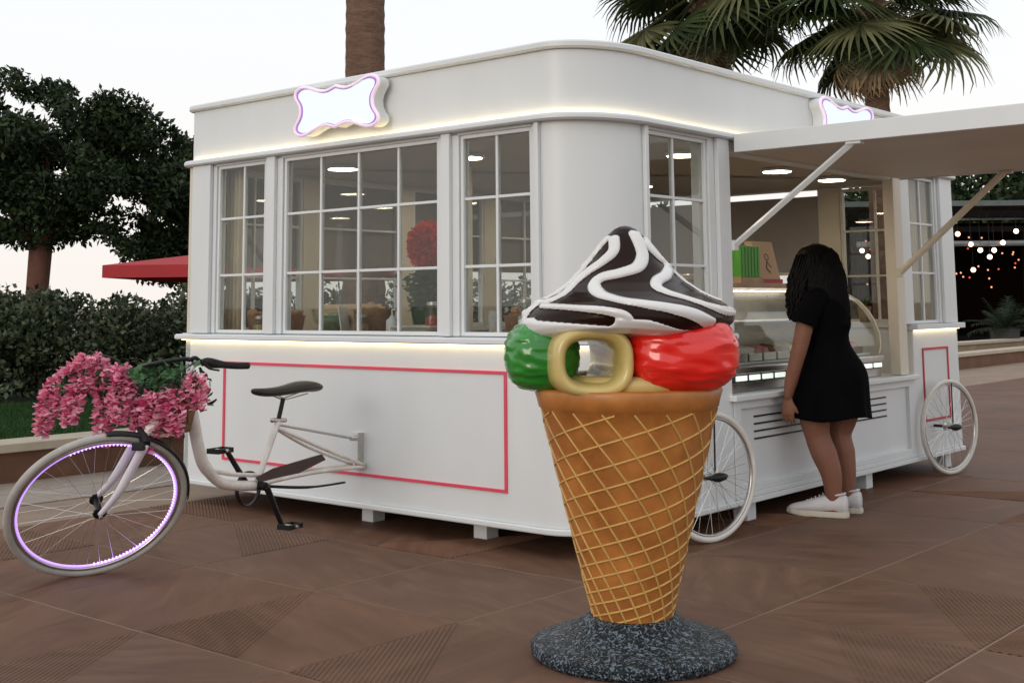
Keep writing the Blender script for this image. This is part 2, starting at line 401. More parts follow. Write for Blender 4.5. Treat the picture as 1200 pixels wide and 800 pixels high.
# ---- windows. plane 'L': along u at v=0 ; plane 'R': along v at u=0 ; back plane etc.
def place(face, s0, s1, d0, d1, z0, z1):
    """s along the face, d depth inwards (negative outwards)"""
    if face == 'L': return (d0, d1, s0, s1, z0, z1)
    if face == 'R': return (s0, s1, d0, d1, z0, z1)
    if face == 'B': return (s0, s1, LU - d1, LU - d0, z0, z1)
    return (LV - d1, LV - d0, s0, s1, z0, z1)     # 'E'
def window(face, s0, s1, z0, z1, vs, hs, m=M_white, blind=None):
    """recessed frame with muntins, panes as separate sheets"""
    f = MB(); w = .022
    for a in [(s0, s0 + w, z0, z1), (s1 - w, s1, z0, z1), (s0 + w, s1 - w, z1 - w, z1), (s0 + w, s1 - w, z0, z0 + w)]:
        f.box(*place(face, a[0], a[1], .012, .062, a[2], a[3]))
    win = f.build('window', m, K, bevel=.003)
    mw = .008
    xs = [s0 + w] + list(vs) + [s1 - w]; zs = [z0 + w] + list(hs) + [z1 - w]
    for x in vs:
        MB().box(*place(face, x - mw, x + mw, .020, .046, z0 + w, z1 - w)).build('muntin', m, win, bevel=.002)
    for z in hs:
        for a, b_ in zip(xs[:-1], xs[1:]):
            MB().box(*place(face, a + (mw if a in vs else 0), b_ - (mw if b_ in vs else 0), .022, .044, z - mw, z + mw)).build('muntin', m, win, bevel=.002)
    for a, b_ in zip(xs[:-1], xs[1:]):
        for c, d in zip(zs[:-1], zs[1:]):
            MB().box(*place(face, a + (mw if a in vs else 0), b_ - (mw if b_ in vs else 0), .031, .035, c + (mw if c in hs else 0), d - (mw if d in hs else 0))).build('pane', M_glass, win)
    return win
HS = [1.478, 1.85]
ZB, ZT = 1.1015, 2.205
window('L', 2.605, 3.115, ZB, ZT, [2.845], HS)
window('L', 1.065, 2.425, ZB, ZT, [1.405, 1.745, 2.085], HS)
window('L', .385, .905, ZB, ZT, [.645], HS)
window('R', .525, 1.135, ZB, ZT, [.80], HS)
window('R', 3.97, 4.46, ZB, ZT, [4.21], HS)
def post(face, s0, s1, d0=-.022, d1=.07, z0=1.1005, z1=2.2215, m=M_white, nm='post'):
    return MB().box(*place(face, s0, s1, d0, d1, z0, z1)).build(nm, m, K, bevel=.004)
for a, b_ in [(3.118, 3.150), (2.430, 2.602), (.908, 1.062), (.312, .382)]:
    post('L', a, b_, -.0, .07); 
for a, b_ in [(3.152, 3.35), (2.478, 2.560), (.955, 1.02), (.318, .345)]:
    post('L', a, b_, -.028, -.001)
post('L', 3.152, 3.40, -.0, .07)
MB().box(*place('L', .385, 3.15, .0, .07, 2.2055, 2.2215)).build('head_rail', M_white, K, bevel=.002)
post('R', .462, .522, 0, .07); post('R', .468, .50, -.026, -.001)
post('R', 1.138, 1.335, 0, .12); post('R', 1.20, 1.33, -.028, -.001)
MB().box(*place('R', .523, 1.137, .0, .07, 2.2055, 2.2215)).build('head_rail', M_white, K, bevel=.002)
post('R', 3.66, 3.80, -.01, .07, .742, 2.2215, M_cream, 'corner_pillar')
post('R', 3.805, 3.968, 0, .07, 1.1005, 2.2215, M_white)
post('R', 4.463, 4.76, -.0, .07); post('R', 4.50, 4.74, -.026, -.001)
# lintel over the counter opening
BOX('lintel', 1.34, 3.658, .0, .10, 2.15, 2.2215, M_white, K)
# end body to the right of the counter
BOX('lower_wall', 3.92, 4.78, 0, .05, .150, 1.052, M_white, K)
BOX('sill', 3.90, 4.83, -.05, .05, 1.058, 1.098, M_white, K)
BOX('light_strip', 3.93, 4.77, -.022, -.006, 1.0535, 1.0575, M_warm, K, bevel=0)
for a in [(4.07, 4.56, .905, .922), (4.07, 4.087, .40, .9045), (4.543, 4.56, .40, .9045), (4.07, 4.56, .383, .3995)]:
    BOX('red_trim', a[0], a[1], -.009, -.0005, a[2], a[3], M_red2, K, bevel=.002)
BOX('skirting', 1.34, 4.79, -.020, .05, .118, .149, M_white, K)
BOX('skirting', 1.34, 3.915, -.012, .05, .1505, .178, M_white, K)
# counter and its service panel
BOX('counter_top', 1.30, 3.915, -.045, .30, .705, .738, M_white, K, bevel=.006)
for s0, s1, z0, z1 in [(1.34, 1.42, .179, .704), (3.80, 3.915, .179, .704), (1.42, 3.80, .655, .704), (1.42, 3.80, .179, .215)]:
    BOX('panel_frame', s0, s1, -.004, .05, z0, z1, M_white, K, bevel=.003)
pn = BOX('service_panel', 1.42, 3.80, .022, .045, .2155, .6545, M_white, K, bevel=0)
for k in range(4):
    z = .600 - k * .043
    BOX('vent_slot', 1.60, 3.45, .0175, .0215, z - .005, z + .005, M_black, pn, bevel=0)
# back and end walls (far sides)
BOX('lower_wall', 0, LV - .001, LU - .05, LU, .150, 1.052, M_white, K)
BOX('lower_wall', LV - .05, LV, .051, LU - .051, .150, 1.052, M_white, K)
BOX('sill', .0, LV + .05, LU - .07, LU + .05, 1.054, 1.0995, M_white, K)
BOX('sill', LV - .07, LV + .05, .051, LU - .071, 1.054, 1.0995, M_white, K)
bs = [(.10, .95), (1.10, 1.95), (2.10, 2.95), (3.10, 3.95)]
for a, b_ in bs: window('B', a, b_, ZB, ZT, [(a + b_) / 2], HS)
for a, b_ in [(.0, .098), (.952, 1.098), (1.952, 2.098), (2.952, 3.098), (3.952, 4.77)]: post('B', a, b_, 0, .07, m=M_cream)
window('E', .42, .92, ZB, ZT, [.62], HS, M_cream); window('E', 1.12, 3.25, ZB, 1.52, [1.83, 2.54], [], M_cream)
for a, b_ in [(.075, .418), (.922, 1.118), (3.252, LU - .075)]: post('E', a, b_, 0, .07, m=M_cream)
MB().box(*place('E', 1.12, 3.25, .015, .04, 1.5215, 2.165)).build('blind', M_taupe, K)
MB().box(*place('B', .075, 4.72, .0, .07, 2.2055, 2.2215)).build('head_rail', M_cream, K, bevel=.002)
for a, b_ in bs: MB().box(*place('B', a, b_, -.012, -.004, 1.55, 2.19)).build('blind', M_taupe, K)
MB().box(*place('B', 4.02, 4.70, .075, .085, 1.12, 2.2)).build('blind', M_taupe, K)
# ceiling lamps
lampbase = None
for v, u in [(.66, 2.60), (.78, 1.56), (1.65, .50), (2.97, .55), (3.85, .56), (1.9, 1.8), (3.2, 1.9), (2.0, 2.8), (3.4, 2.85), (.75, .62)]:
    o = empty('ceiling_lamp', (v, u, 2.20)); o.parent = K
    MB().lathe([(.0, -.004), (.105, -.004), (.112, .0), (.112, .016), (0, .016)], 32).build('lamp_ring', M_white, o, smooth=False)
    MB().lathe([(.0, -.0065), (.098, -.0065), (.10, -.0045), (0, -.0044)], 32).build('diffuser', M_lamp, o)
# canopy: the raised service shutter
cn = BOX('canopy', 1.345, 3.655, -2.05, -.062, 2.150, 2.243, M_can, K, bevel=.003)
BOX('canopy_edge', 1.325, 1.344, -2.07, -.0625, 2.142, 2.249, M_white, cn)
BOX('canopy_edge', 3.656, 3.675, -2.07, -.0625, 2.142, 2.249, M_white, cn)
BOX('canopy_edge', 1.345, 3.655, -2.07, -2.051, 2.142, 2.249, M_white, cn)
for p, q, mm in [((1.352, -.03, 1.60), (1.36, -.80, 2.149), M_white), ((3.60, -.06, 1.47), (3.62, -.84, 2.149), M_cream)]:
    dz = Vector(q) - Vector(p)
    st = MB().tube([p, q], .019 if mm is M_white else .024, n=4 if mm is M_white else 10).build('strut', mm, cn)
    MB().obox(p, .05, .03, .06).build('bracket', mm, st, bevel=.003); MB().obox(Vector(q) - Vector((0, 0, .012)), .05, .09, .02).build('bracket', mm, st, bevel=.003)
# --- ornate lit signs
def ornate(w, h_, n=10):
    """outline of a plaque with four lobes, hollow sides and a cusp in the middle of top and bottom"""
    q = [(0, .83), (-.10, .76), (-.22, .70), (-.36, .72), (-.52, .82), (-.68, .95), (-.82, 1.0), (-.94, .93), (-1.0, .78), (-.99, .60), (-.93, .42), (-.88, .22), (-.865, 0)]
    full = q + [(x, -y) for x, y in q[::-1][1:]] ; full += [(-x, -y) for x, y in q[1:]] + [(-x, y) for x, y in q[::-1][1:-1]]
    pts = [Vector((x * w, y * h_, 0)) for x, y in full]; out = []
    for i in range(len(pts)):
        a = pts[i - 1]; b_ = pts[i]; c = pts[(i + 1) % len(pts)]; d = pts[(i + 2) % len(pts)]
        cusp = lambda p: abs(p.x) < 1e-6
        for k in range(3):
            t = k / 3
            A = b_ if cusp(b_) else a; D = c if cusp(c) else d
            out.append(.5 * ((2 * b_) + (c - A) * t + (2 * A - 5 * b_ + 4 * c - D) * t * t + (3 * b_ - A - 3 * c + D) * t ** 3))
    return [(p.x, p.y) for p in out]
def sign(face, sc, zc, w, h_, depth, gap):
    e = empty('sign'); e.parent = K
    def slab(sx, d0, d1, nm, m, par):
        pts = ornate(w * sx, h_ * sx - (0 if sx == 1 else 0)); n = len(pts); V = []
        for d in (d0, d1):
            for x, y in pts:
                s = sc + x; V.append((d, s, zc + y) if face == 'L' else (s, d, zc + y))
        F = [tuple(range(n)), tuple(range(2 * n - 1, n - 1, -1))] + [(i, n + i, n + (i + 1) % n, (i + 1) % n) for i in range(n)]
        return MB().add(V, F).build(nm, m, par)
    slab(.985, -gap, -depth, 'sign_box', M_white, e)
    def ring(sx, r, d, nm, m, zz=1.0):
        pts = ornate(w * sx, h_ * sx); V = [((d, sc + x, zc + y) if face == 'L' else (sc + x, d, zc + y)) for x, y in pts]
        return MB().tube(V, r, n=6, closed=True).build(nm, m, e, smooth=True)
    ring(.985, .0115, -depth - .002, 'pink_edge', M_neonp)
    ring(.93, .0065, -depth - .004, 'neon_outline', M_neon)
    slab(.925, -depth, -depth - .003, 'sign_face', M_sign, e)
    for s in (-.5, .5):
        a = (-gap, sc + s * w, zc) if face == 'L' else (sc + s * w, -gap, zc)
        b_ = (-.002, sc + s * w, zc) if face == 'L' else (sc + s * w, -.002, zc)
        MB().tube([a, b_], .012).build('stand_off', M_steel, e)
    return e
sign('L', 1.80, 2.455, .375, .150, .115, .03)
sign('R', 2.80, 2.455, .40, .150, .085, .002)
# --- decorative spoked wheels on the right side
def wheel_mesh_parts(parent, Rw, tw, mt, mrim, nsp, axis='y', spoke_r=.0012, hub_r=.022):
    """wheel in local XZ plane, axis along Y"""
    T = [(Rw * math.cos(a), 0, Rw * math.sin(a)) for a in np.linspace(0, 2 * PI, 64, endpoint=False)]
    rr = Rw - tw
    MB().tube([(rr * math.cos(a), 0, rr * math.sin(a)) for a in np.linspace(0, 2 * PI, 72, endpoint=False)], tw, n=12, closed=True).build('tyre', mt, parent, smooth=True)
    r2 = Rw - 2 * tw - .004
    MB().tube([(r2 * math.cos(a), 0, r2 * math.sin(a)) for a in np.linspace(0, 2 * PI, 72, endpoint=False)], [(.007, .012)] * 72, n=8, closed=True, up=(1, 0, 0)).build('rim', mrim, parent, smooth=True)
    hb = MB().tube([(0, -.045, 0), (0, -.042, 0), (0, -.036, 0), (0, -.03, 0), (0, .03, 0), (0, .036, 0), (0, .042, 0), (0, .045, 0)], [.01, .028, .028, .014, .014, .028, .028, .01], n=16)
    hb.build('hub', M_steel, parent, smooth=False)
    for k in range(nsp):
        a = 2 * PI * k / nsp; side = 1 if k % 2 else -1; a2 = a + (R(26) if (k // 2) % 2 else -R(26)) 
        MB().tube([(.024 * math.cos(a2), side * .038, .024 * math.sin(a2)), (r2 * math.cos(a), 0, r2 * math.sin(a))], spoke_r, n=4, caps=False).build('spoke', M_chrome, parent)
    return r2
for i, (v, u, tilt) in enumerate([(.865, -.13, 0), (4.20, -.13, 0)]):
    w = empty('wheel', (v, u, .345), R(-13)); w.parent = K
    wheel_mesh_parts(w, .345, .017, M_tyrew, M_steel, 36)
    MB().tube([(0, .0, 0), (0, .15, 0)], .01).build('axle', M_black, w)
    MB().tube([(-.10, -.05, .004), (-.04, -.052, .0), (.0, -.055, 0), (.05, -.052, .0), (.075, -.05, .004)], [.003, .016, .026, .018, .004], n=10).build('hub_cap', M_black, w, smooth=True)
    MB().tube([(0, -.03, .02), (.004, -.03, .32)], .005).build('valve_rod', M_black, w)

# ============================================================ INTERIOR THINGS (stand on their own inside the kiosk)
def kempty(name, v, u, z, rz=0, **k):
    return empty(name, kw(v, u, z), TH + rz, **k)
# gelato display case
dc = kempty('gelato_display_case', 1.45, .06, .738, label='curved glass gelato display case with steel trim behind the counter', cat='display case')
LC = 2.10
arc = [(.04 + .0, .16), (.025, .22), (.03, .30), (.06, .39), (.11, .47), (.18, .54), (.27, .59), (.36, .615)]   # (u, z)
def prism_v(prof, v0, v1): 
    n = len(prof); V = [(v0, p[0], p[1]) for p in prof] + [(v1, p[0], p[1]) for p in prof]
    return MB().add(V, [tuple(range(n)), tuple(range(2 * n - 1, n - 1, -1))] + [(i, n + i, n + (i + 1) % n, (i + 1) % n) for i in range(n)])
BOX('base', 0, LC, .03, .70, .002, .055, M_steel, dc)
BOX('grille', .02, LC - .02, .022, .034, .060, .105, M_black, dc, bevel=0)
for k in range(13): BOX('grille_light', .06 + k * .158, .06 + k * .158 + .12, .012, .021, .068, .098, mat('case_strip_light', (.8, .85, .8), emit=.8, ecol=(.85, .95, .85)), dc, bevel=0)
BOX('trim', 0, LC, .0, .08, .108, .150, M_steel, dc, bevel=.008)
BOX('trim', 0, LC, .012, .05, .0555, .0595, M_steel, dc, bevel=0)
g = arc + [(p[0] + .006, p[1] + .003) for p in arc[::-1]]
MB_ = prism_v(g, .02, LC - .02); MB_.build('curved_glass', M_glass2, dc)
for v in (.0, LC - .02):
    g2 = [(p[0] - .006, p[1]) for p in arc] + [(p[0] + .02, p[1] - .012) for p in arc[::-1]]
    prism_v(g2, v, v + .02).build('end_frame', M_steel if v == 0 else M_cream, dc)
BOX('back_panel', 0, LC, .62, .66, .056, .62, M_steel, dc)
BOX('inner_deck', .02, LC - .02, .10, .615, .151, .165, M_white, dc)
BOX('inner_shelf', .02, LC - .02, .24, .60, .40, .412, M_white, dc)
cols = [(.75, .62, .45), (.60, .40, .25), (.85, .80, .70), (.75, .35, .35), (.35, .20, .12), (.8, .75, .5), (.5, .6, .35)]
for k in range(11):
    tub = BOX('tub', .07 + k * .182, .07 + k * .182 + .165, .14, .40, .167, .215, M_steel, dc, bevel=.003)
    c_ = cols[k % 7]
    MB().ellipsoid((.07 + k * .182 + .082, .27, .213), .074, .118, .045, 20, 10, noise=.5, seed=k).build('gelato', mat('gelato_%d' % (k % 7), c_, .5, bump=.3, bscale=40), tub, smooth=True)
BOX('case_fill_strip', .05, LC - .05, .44, .46, .602, .612, mat('case_fill_glow', (1, .95, .85), emit=10, ecol=(1, .93, .80)), dc, bevel=0)  # added glowing strip, no known fitting, to brighten the inside of the case
BOX('top_shelf', -.95, LC - .10, .22, .58, .625, .655, M_wood, dc)
for v in (-.85, .06, LC - .2): BOX('shelf_bracket', v, v + .03, .38, .42, .415 if v > 0 else .30, .6245, M_steel, dc)
# things on the shelf (top z = .738+.655 = 1.393)
ZS = 1.3935
M_green = mat('green_gift_box', (.10, .42, .05), .45, var=.12); M_kraft = mat('kraft_paper', (.62, .44, .28), .7, var=.08, vscale=12)
def gift(v, u, rz, lab1, lab2, sc=1):
    gb = kempty('gift_box', v, u, ZS, rz, label=lab1, cat='box', group='green and kraft packs on the shelf')
    BOX('box_body', -.10 * sc, .10 * sc, -.05, .05, .04, .20 * sc, M_green, gb); BOX('box_tray', -.12 * sc, .12 * sc, -.06, .06, 0, .0395, M_wood, gb)
    for k in range(6): BOX('box_rib', -.09 * sc + k * .033 * sc, -.083 * sc + k * .033 * sc, -.054, -.0505, .045, .195 * sc, M_green, gb, bevel=0)
    kb = kempty('paper_bag', v + .23 * sc, u + .02, ZS, rz - .1, label=lab2, cat='paper bag', group='green and kraft packs on the shelf')
    V = [(-.09, -.05, 0), (.12, -.05, 0), (.12, .05, 0), (-.09, .05, 0), (-.13, -.03, .23), (.06, -.03, .23), (.06, .03, .23), (-.13, .03, .23)]
    MB().add([(a * sc, b_, c * sc) for a, b_, c in V], [(0, 3, 2, 1), (4, 5, 6, 7), (0, 1, 5, 4), (1, 2, 6, 5), (2, 3, 7, 6), (3, 0, 4, 7)]).build('bag_body', M_kraft, kb, bevel=.003)
    mk = MB()
    ink = mat('brown_ink', (.18, .06, .05), .7)
    f = lambda x, z: ((x - z * .18) * sc, -.0535 + .087 * z * sc, z * sc)
    mk.tube([f(.02 + .018 * math.cos(t), .145 + .018 * math.sin(t)) for t in np.linspace(0, 2 * PI, 10, endpoint=False)], .003, 4, closed=True)
    mk.tube([f(.02, .125), f(.0, .085), f(.03, .06)], .004, 4); mk.tube([f(.02, .115), f(.05, .09)], .003, 4)
    mk.build('printed_mark', ink, kb)
    BOX('red_label', -.07 * sc, .125 * sc, -.0560, -.0515, .003, .03, M_red2, kb, bevel=0)
gift(2.20, .40, 0, 'bright green box on a kraft tray on the shelf over the display case', 'tan paper bag with small brown drawing beside the woman', 1.22)
gift(.72, .42, .1, 'bright green box seen through the window behind the cone', 'tan paper bag seen through the small window behind the cone', 1)
tr = kempty('red_tray', 1.16, .40, ZS, label='small red tray on the shelf behind the window post', cat='tray')
MB().lathe([(0, .006), (.09, .006), (.11, .035), (.115, .035), (.095, 0), (0, 0)], 28).build('dish', M_red2, tr)
bo = kempty('steel_bowl', 1.60, .42, ZS, label='small steel bowl on the shelf beside the kiosk post', cat='bowl')
MB().lathe([(0, .006), (.04, .006), (.075, .04), (.08, .055), (.084, .055), (.045, 0), (0, 0)], 28).build('bowl_body', M_steel, bo, smooth=True)
cm = kempty('coffee_machine', 3.2, 2.1, .17, label='large black coffee machine at the back of the kiosk', cat='coffee machine')
BOX('cabinet', -.4, .4, -.3, .3, 0, .85, M_black, cm); BOX('machine_body', -.35, .35, -.25, .25, .852, 1.20, M_black, cm, bevel=.02)
MB().tube([(-.30, 0, 1.20), (-.30, 0, 1.36), (0, 0, 1.43), (.30, 0, 1.36), (.30, 0, 1.20)], .05, 10).build('hood', M_black, cm, smooth=True)
for x in (-.15, .15): MB().tube([(x, -.25, 1.08), (x, -.33, 1.06), (x, -.36, 1.02)], .016).build('spout', M_steel, cm)
# side counter behind the long windows with clutter on it
sc_ = kempty('side_counter', .35, 1.0, .17, label='wooden counter running inside the long row of windows', cat='counter')
BOX('top', -.28, .25, -.55, 2.25, .87, .91, M_wood, sc_)
BOX('cabinet', -.25, .22, -.5, 2.2, 0, .869, M_cream, sc_)
ZC = 1.081
def plant_pot(v, u, z, label, red=True, cat='potted plant'):
    e = kempty('potted_plant', v, u, z, label=label, cat=cat)
    MB().lathe([(0, 0), (.075, 0), (.10, .16), (.105, .18), (.09, .18), (.085, .15), (0, .15)], 24).build('pot', mat('dark_green_glaze', (.01, .07, .035), .25), e, smooth=True)
    V = []; F = []; rr = random.Random(5)
    def leaf(c, d, L, w):
        b = len(V); d = d.normalized(); s = d.cross(Vector((rr.random() - .5, rr.random() - .5, rr.random() - .5))).normalized() * w
        V.extend([c, c + d * L * .5 + s, c + d * L, c + d * L * .5 - s]); F.append((b, b + 1, b + 2, b + 3))
    for k in range(500):
        c = Vector((rr.gauss(0, .05), rr.gauss(0, .05), .17 + rr.random() * .22)); leaf(c, Vector((rr.gauss(0, 1), rr.gauss(0, 1), rr.gauss(0, .6))), .07, .014)
    MB().add(V, F).build('leaves', leafmat('pot_leaves', (.01, .06, .02), (.03, .14, .05)), e)
    V = []; F = []
    for k in range(1400):
        d = Vector((rr.gauss(0, 1), rr.gauss(0, 1), rr.gauss(0, 1))).normalized(); c = Vector((0, 0, .55)) + Vector((d.x, d.y, d.z * 1.25)) * (.055 + rr.random() * .045)
        leaf(c, (d + Vector((rr.gauss(0, .5), rr.gauss(0, .5), rr.gauss(0, .5)))), .045, .014)
    MB().add(V, F).build('blossom_ball', leafmat('red_petals', (.5, .01, .01), (.85, .04, .02)), e)
    return e
plant_pot(.42, 1.56, ZC, 'round ball of red flowers on a green pot behind the wide window')
M_basket = mat('woven_basket', (.30, .17, .09), .8, var=.35, vscale=30, bump=.5, bscale=60)
def basket(v, u, label, cat='basket', r=.11, h_=.12):
    e = kempty('woven_basket', v, u, ZC, label=label, cat=cat)
    MB().lathe([(0, 0), (r * .8, 0), (r, h_), (r * 1.06, h_ + .01), (r * .95, h_), (r * .75, .01), (0, .01)], 24).build('basket_body', M_basket, e, smooth=True)
    rr = random.Random(label); mb = MB()
    for k in range(9): mb.ellipsoid((rr.uniform(-r, r) * .6, rr.uniform(-r, r) * .6, h_ + rr.uniform(-.01, .03)), .035, .03, .025, 10, 6, noise=.6, seed=k)
    mb.build('contents', mat('mixed_pastry', (.45, .26, .13), .6, var=.4, vscale=12), e, smooth=True)
basket(.30, 2.98, 'brown basket of pastries in the leftmost window, nearer the end post')
basket(.30, 2.72, 'brown basket of pastries in the leftmost window, nearer the centre')
basket(.32, 1.92, 'brown basket heaped high in the wide window, beside the glass bowl', r=.13, h_=.16)
basket(.30, .70, 'brown basket behind the third window beside the rounded corner')
e = kempty('glass_bowl', .26, 2.22, ZC, label='large striped glass bowl at the left of the wide window', cat='bowl')
MB().lathe([(0, 0), (.06, 0), (.13, .10), (.145, .17), (.138, .17), (.12, .10), (.05, .012), (0, .012)], 32).build('bowl_body', M_glass2, e, smooth=True)
MB().lathe([(0, .013), (.05, .013), (.11, .09), (.10, .13), (0, .15)], 24).build('contents', mat('green_sweets', (.12, .22, .12), .4, var=.6, vscale=30), e, smooth=True)
e = kempty('soap_bottle', .26, 1.70, ZC, label='small white pump bottle standing in the wide window', cat='bottle')
MB().lathe([(0, 0), (.035, 0), (.038, .01), (.038, .10), (.015, .12), (.012, .13), (0, .13)], 20).build('bottle_body', M_white, e, smooth=True)
MB().tube([(0, 0, .13), (0, 0, .165), (0, -.03, .165)], .006).build('pump', M_white, e)
e = kempty('newspaper_pile', .24, 1.40, ZC, label='heap of folded papers lying in the wide window', cat='papers')
for k in range(6):
    MB().obox((0, 0, .008 + k * .012), .24, .34, .010, Matrix.Rotation(random.uniform(-.2, .2), 3, 'Z')).build('paper', mat('paper_%d' % (k % 3), [(.5, .45, .38), (.32, .3, .28), (.6, .56, .5)][k % 3], .8), e)
for k, (v, u) in enumerate([(.22, .50), (.22, .84)]):
    e = kempty('cup_stack', v, u, ZC, label=['stack of white paper cups behind the third window, near the rounded corner', 'stack of white paper cups behind the third window, near its left frame'][k], cat='cups')
    for j in range(5): MB().lathe([(0, .0), (.028, .0), (.038, .08), (.041, .083), (.036, .08), (.026, .004), (0, .004)], 18, c=(0, 0, j * .018)).build('cup', M_white, e, smooth=True)
JL = ['squat jar of yellow sweets in the leftmost window', 'tall jar of red sweets beside the round flower pot', 'squat jar of brown biscuits at the centre of the wide window', 'tall jar of white sweets in the third window']
for k, (v, u, hh, cc) in enumerate([(.18, 2.86, .11, (.6, .45, .1)), (.20, 1.30, .19, (.5, .05, .04)), (.16, 1.86, .12, (.3, .15, .07)), (.20, .60, .2, (.7, .68, .6))]):
    e = kempty('sweet_jar', v, u, ZC, label=JL[k], cat='jar', group='sweet jars on the inner counter')
    MB().lathe([(0, 0), (.045, 0), (.05, .01), (.05, hh * .8), (.035, hh * .92), (.035, hh), (.031, hh), (.031, hh * .9), (.045, hh * .78), (.045, .008), (0, .008)], 22).build('jar_body', M_glass2, e, smooth=True)
    MB().lathe([(0, .009), (.044, .009), (.044, hh * .62), (.02, hh * .68), (0, hh * .68)], 18).build('contents', mat('sweets_%d' % k, cc, .5, var=.5, vscale=60, bump=.5, bscale=90), e)
    MB().lathe([(0, hh), (.038, hh), (.038, hh + .018), (0, hh + .022)], 20).build('lid', M_steel, e)
e = kempty('menu_stand', .16, 2.02, ZC, .3, label='small upright white menu card in the wide window', cat='menu card')
MB().obox((0, 0, .10), .10, .006, .18, Matrix.Rotation(-.15, 3, 'X')).build('card', M_white, e); MB().obox((0, 0, .008), .11, .05, .014).build('foot', M_wood, e)
e = kempty('cardboard_carton', .42, 2.25, ZC, .2, label='brown cardboard carton behind the glass bowl', cat='carton')
BOX('carton_body', -.12, .12, -.16, .16, 0, .2, M_kraft, e); BOX('tape', -.1205, .1205, -.025, .025, .2005, .202, M_wood, e, bevel=0)
# curtains
def curtain(face, s0, s1, d, z0, z1, label, amp=.02, waves=4):
    V = []; n = waves * 10
    for z in (z0, (z0 + z1) / 2, z1):
        pinch = 1 - .25 * (z == (z0 + z1) / 2)
        for k in range(n + 1):
            t = k / n; s = (s0 + s1) / 2 + (t - .5) * (s1 - s0) * pinch; dd = d + amp * math.sin(t * waves * 2 * PI)
            V.append((dd, s, z) if face == 'L' else ((s, dd, z)))
    F = [(r_ * (n + 1) + k, r_ * (n + 1) + k + 1, (r_ + 1) * (n + 1) + k + 1, (r_ + 1) * (n + 1) + k) for r_ in range(2) for k in range(n)]
    root = empty('curtain', (KX, KY, 0), TH, label=label, cat='curtain')
    o = MB().add(V, F).build('cloth', M_curtain, root, smooth=True); sm = o.modifiers.new('t', 'SOLIDIFY'); sm.thickness = .004
    sa = (d, s0 - .02, z1 + .005) if face == 'L' else (s0 - .02, d, z1 + .005); sb = (d, s1 + .02, z1 + .005) if face == 'L' else (s1 + .02, d, z1 + .005)
    MB().tube([sa, sb], .008).build('rod', M_steel, root)
curtain('L', 3.02, 3.20, .16, 1.12, 2.19, 'cream curtain gathered at the left end of the leftmost window')
curtain('R', 3.98, 4.19, .14, 1.12, 2.19, 'cream curtain in the narrow right window, on the side of the woman')
curtain('R', 4.26, 4.46, .14, 1.12, 2.19, 'cream curtain in the narrow right window, next to the outer end post')
pl = kempty('inner_pillar', 1.30, 2.10, .17, label='cream square pillar inside the kiosk behind the third window', cat='pillar')
BOX('shaft', -.06, .06, -.06, .06, 0, 2.05, M_cream, pl); BOX('base_block', -.08, .08, -.08, .08, 0, .1, M_cream, pl) 
pp = kempty('small_hanging_planter', 4.55, .66, 1.10, label='small brown pot with green sprigs on the far window sill', cat='planter')
MB().lathe([(0, 0), (.04, 0), (.055, .13), (.05, .13), (0, .12)], 18).build('pot', M_basket, pp, smooth=True)
mb = MB()
for k in range(18):
    a = k * 2.4; mb.tube([(0, 0, .11), (.03 * math.cos(a), .03 * math.sin(a), .17), (.07 * math.cos(a), .07 * math.sin(a), .20 - .02 * (k % 3))], [.003, .008, .001], 4)
mb.build('sprigs', leafmat('sprig_green', (.05, .10, .02), (.12, .2, .05)), pp)

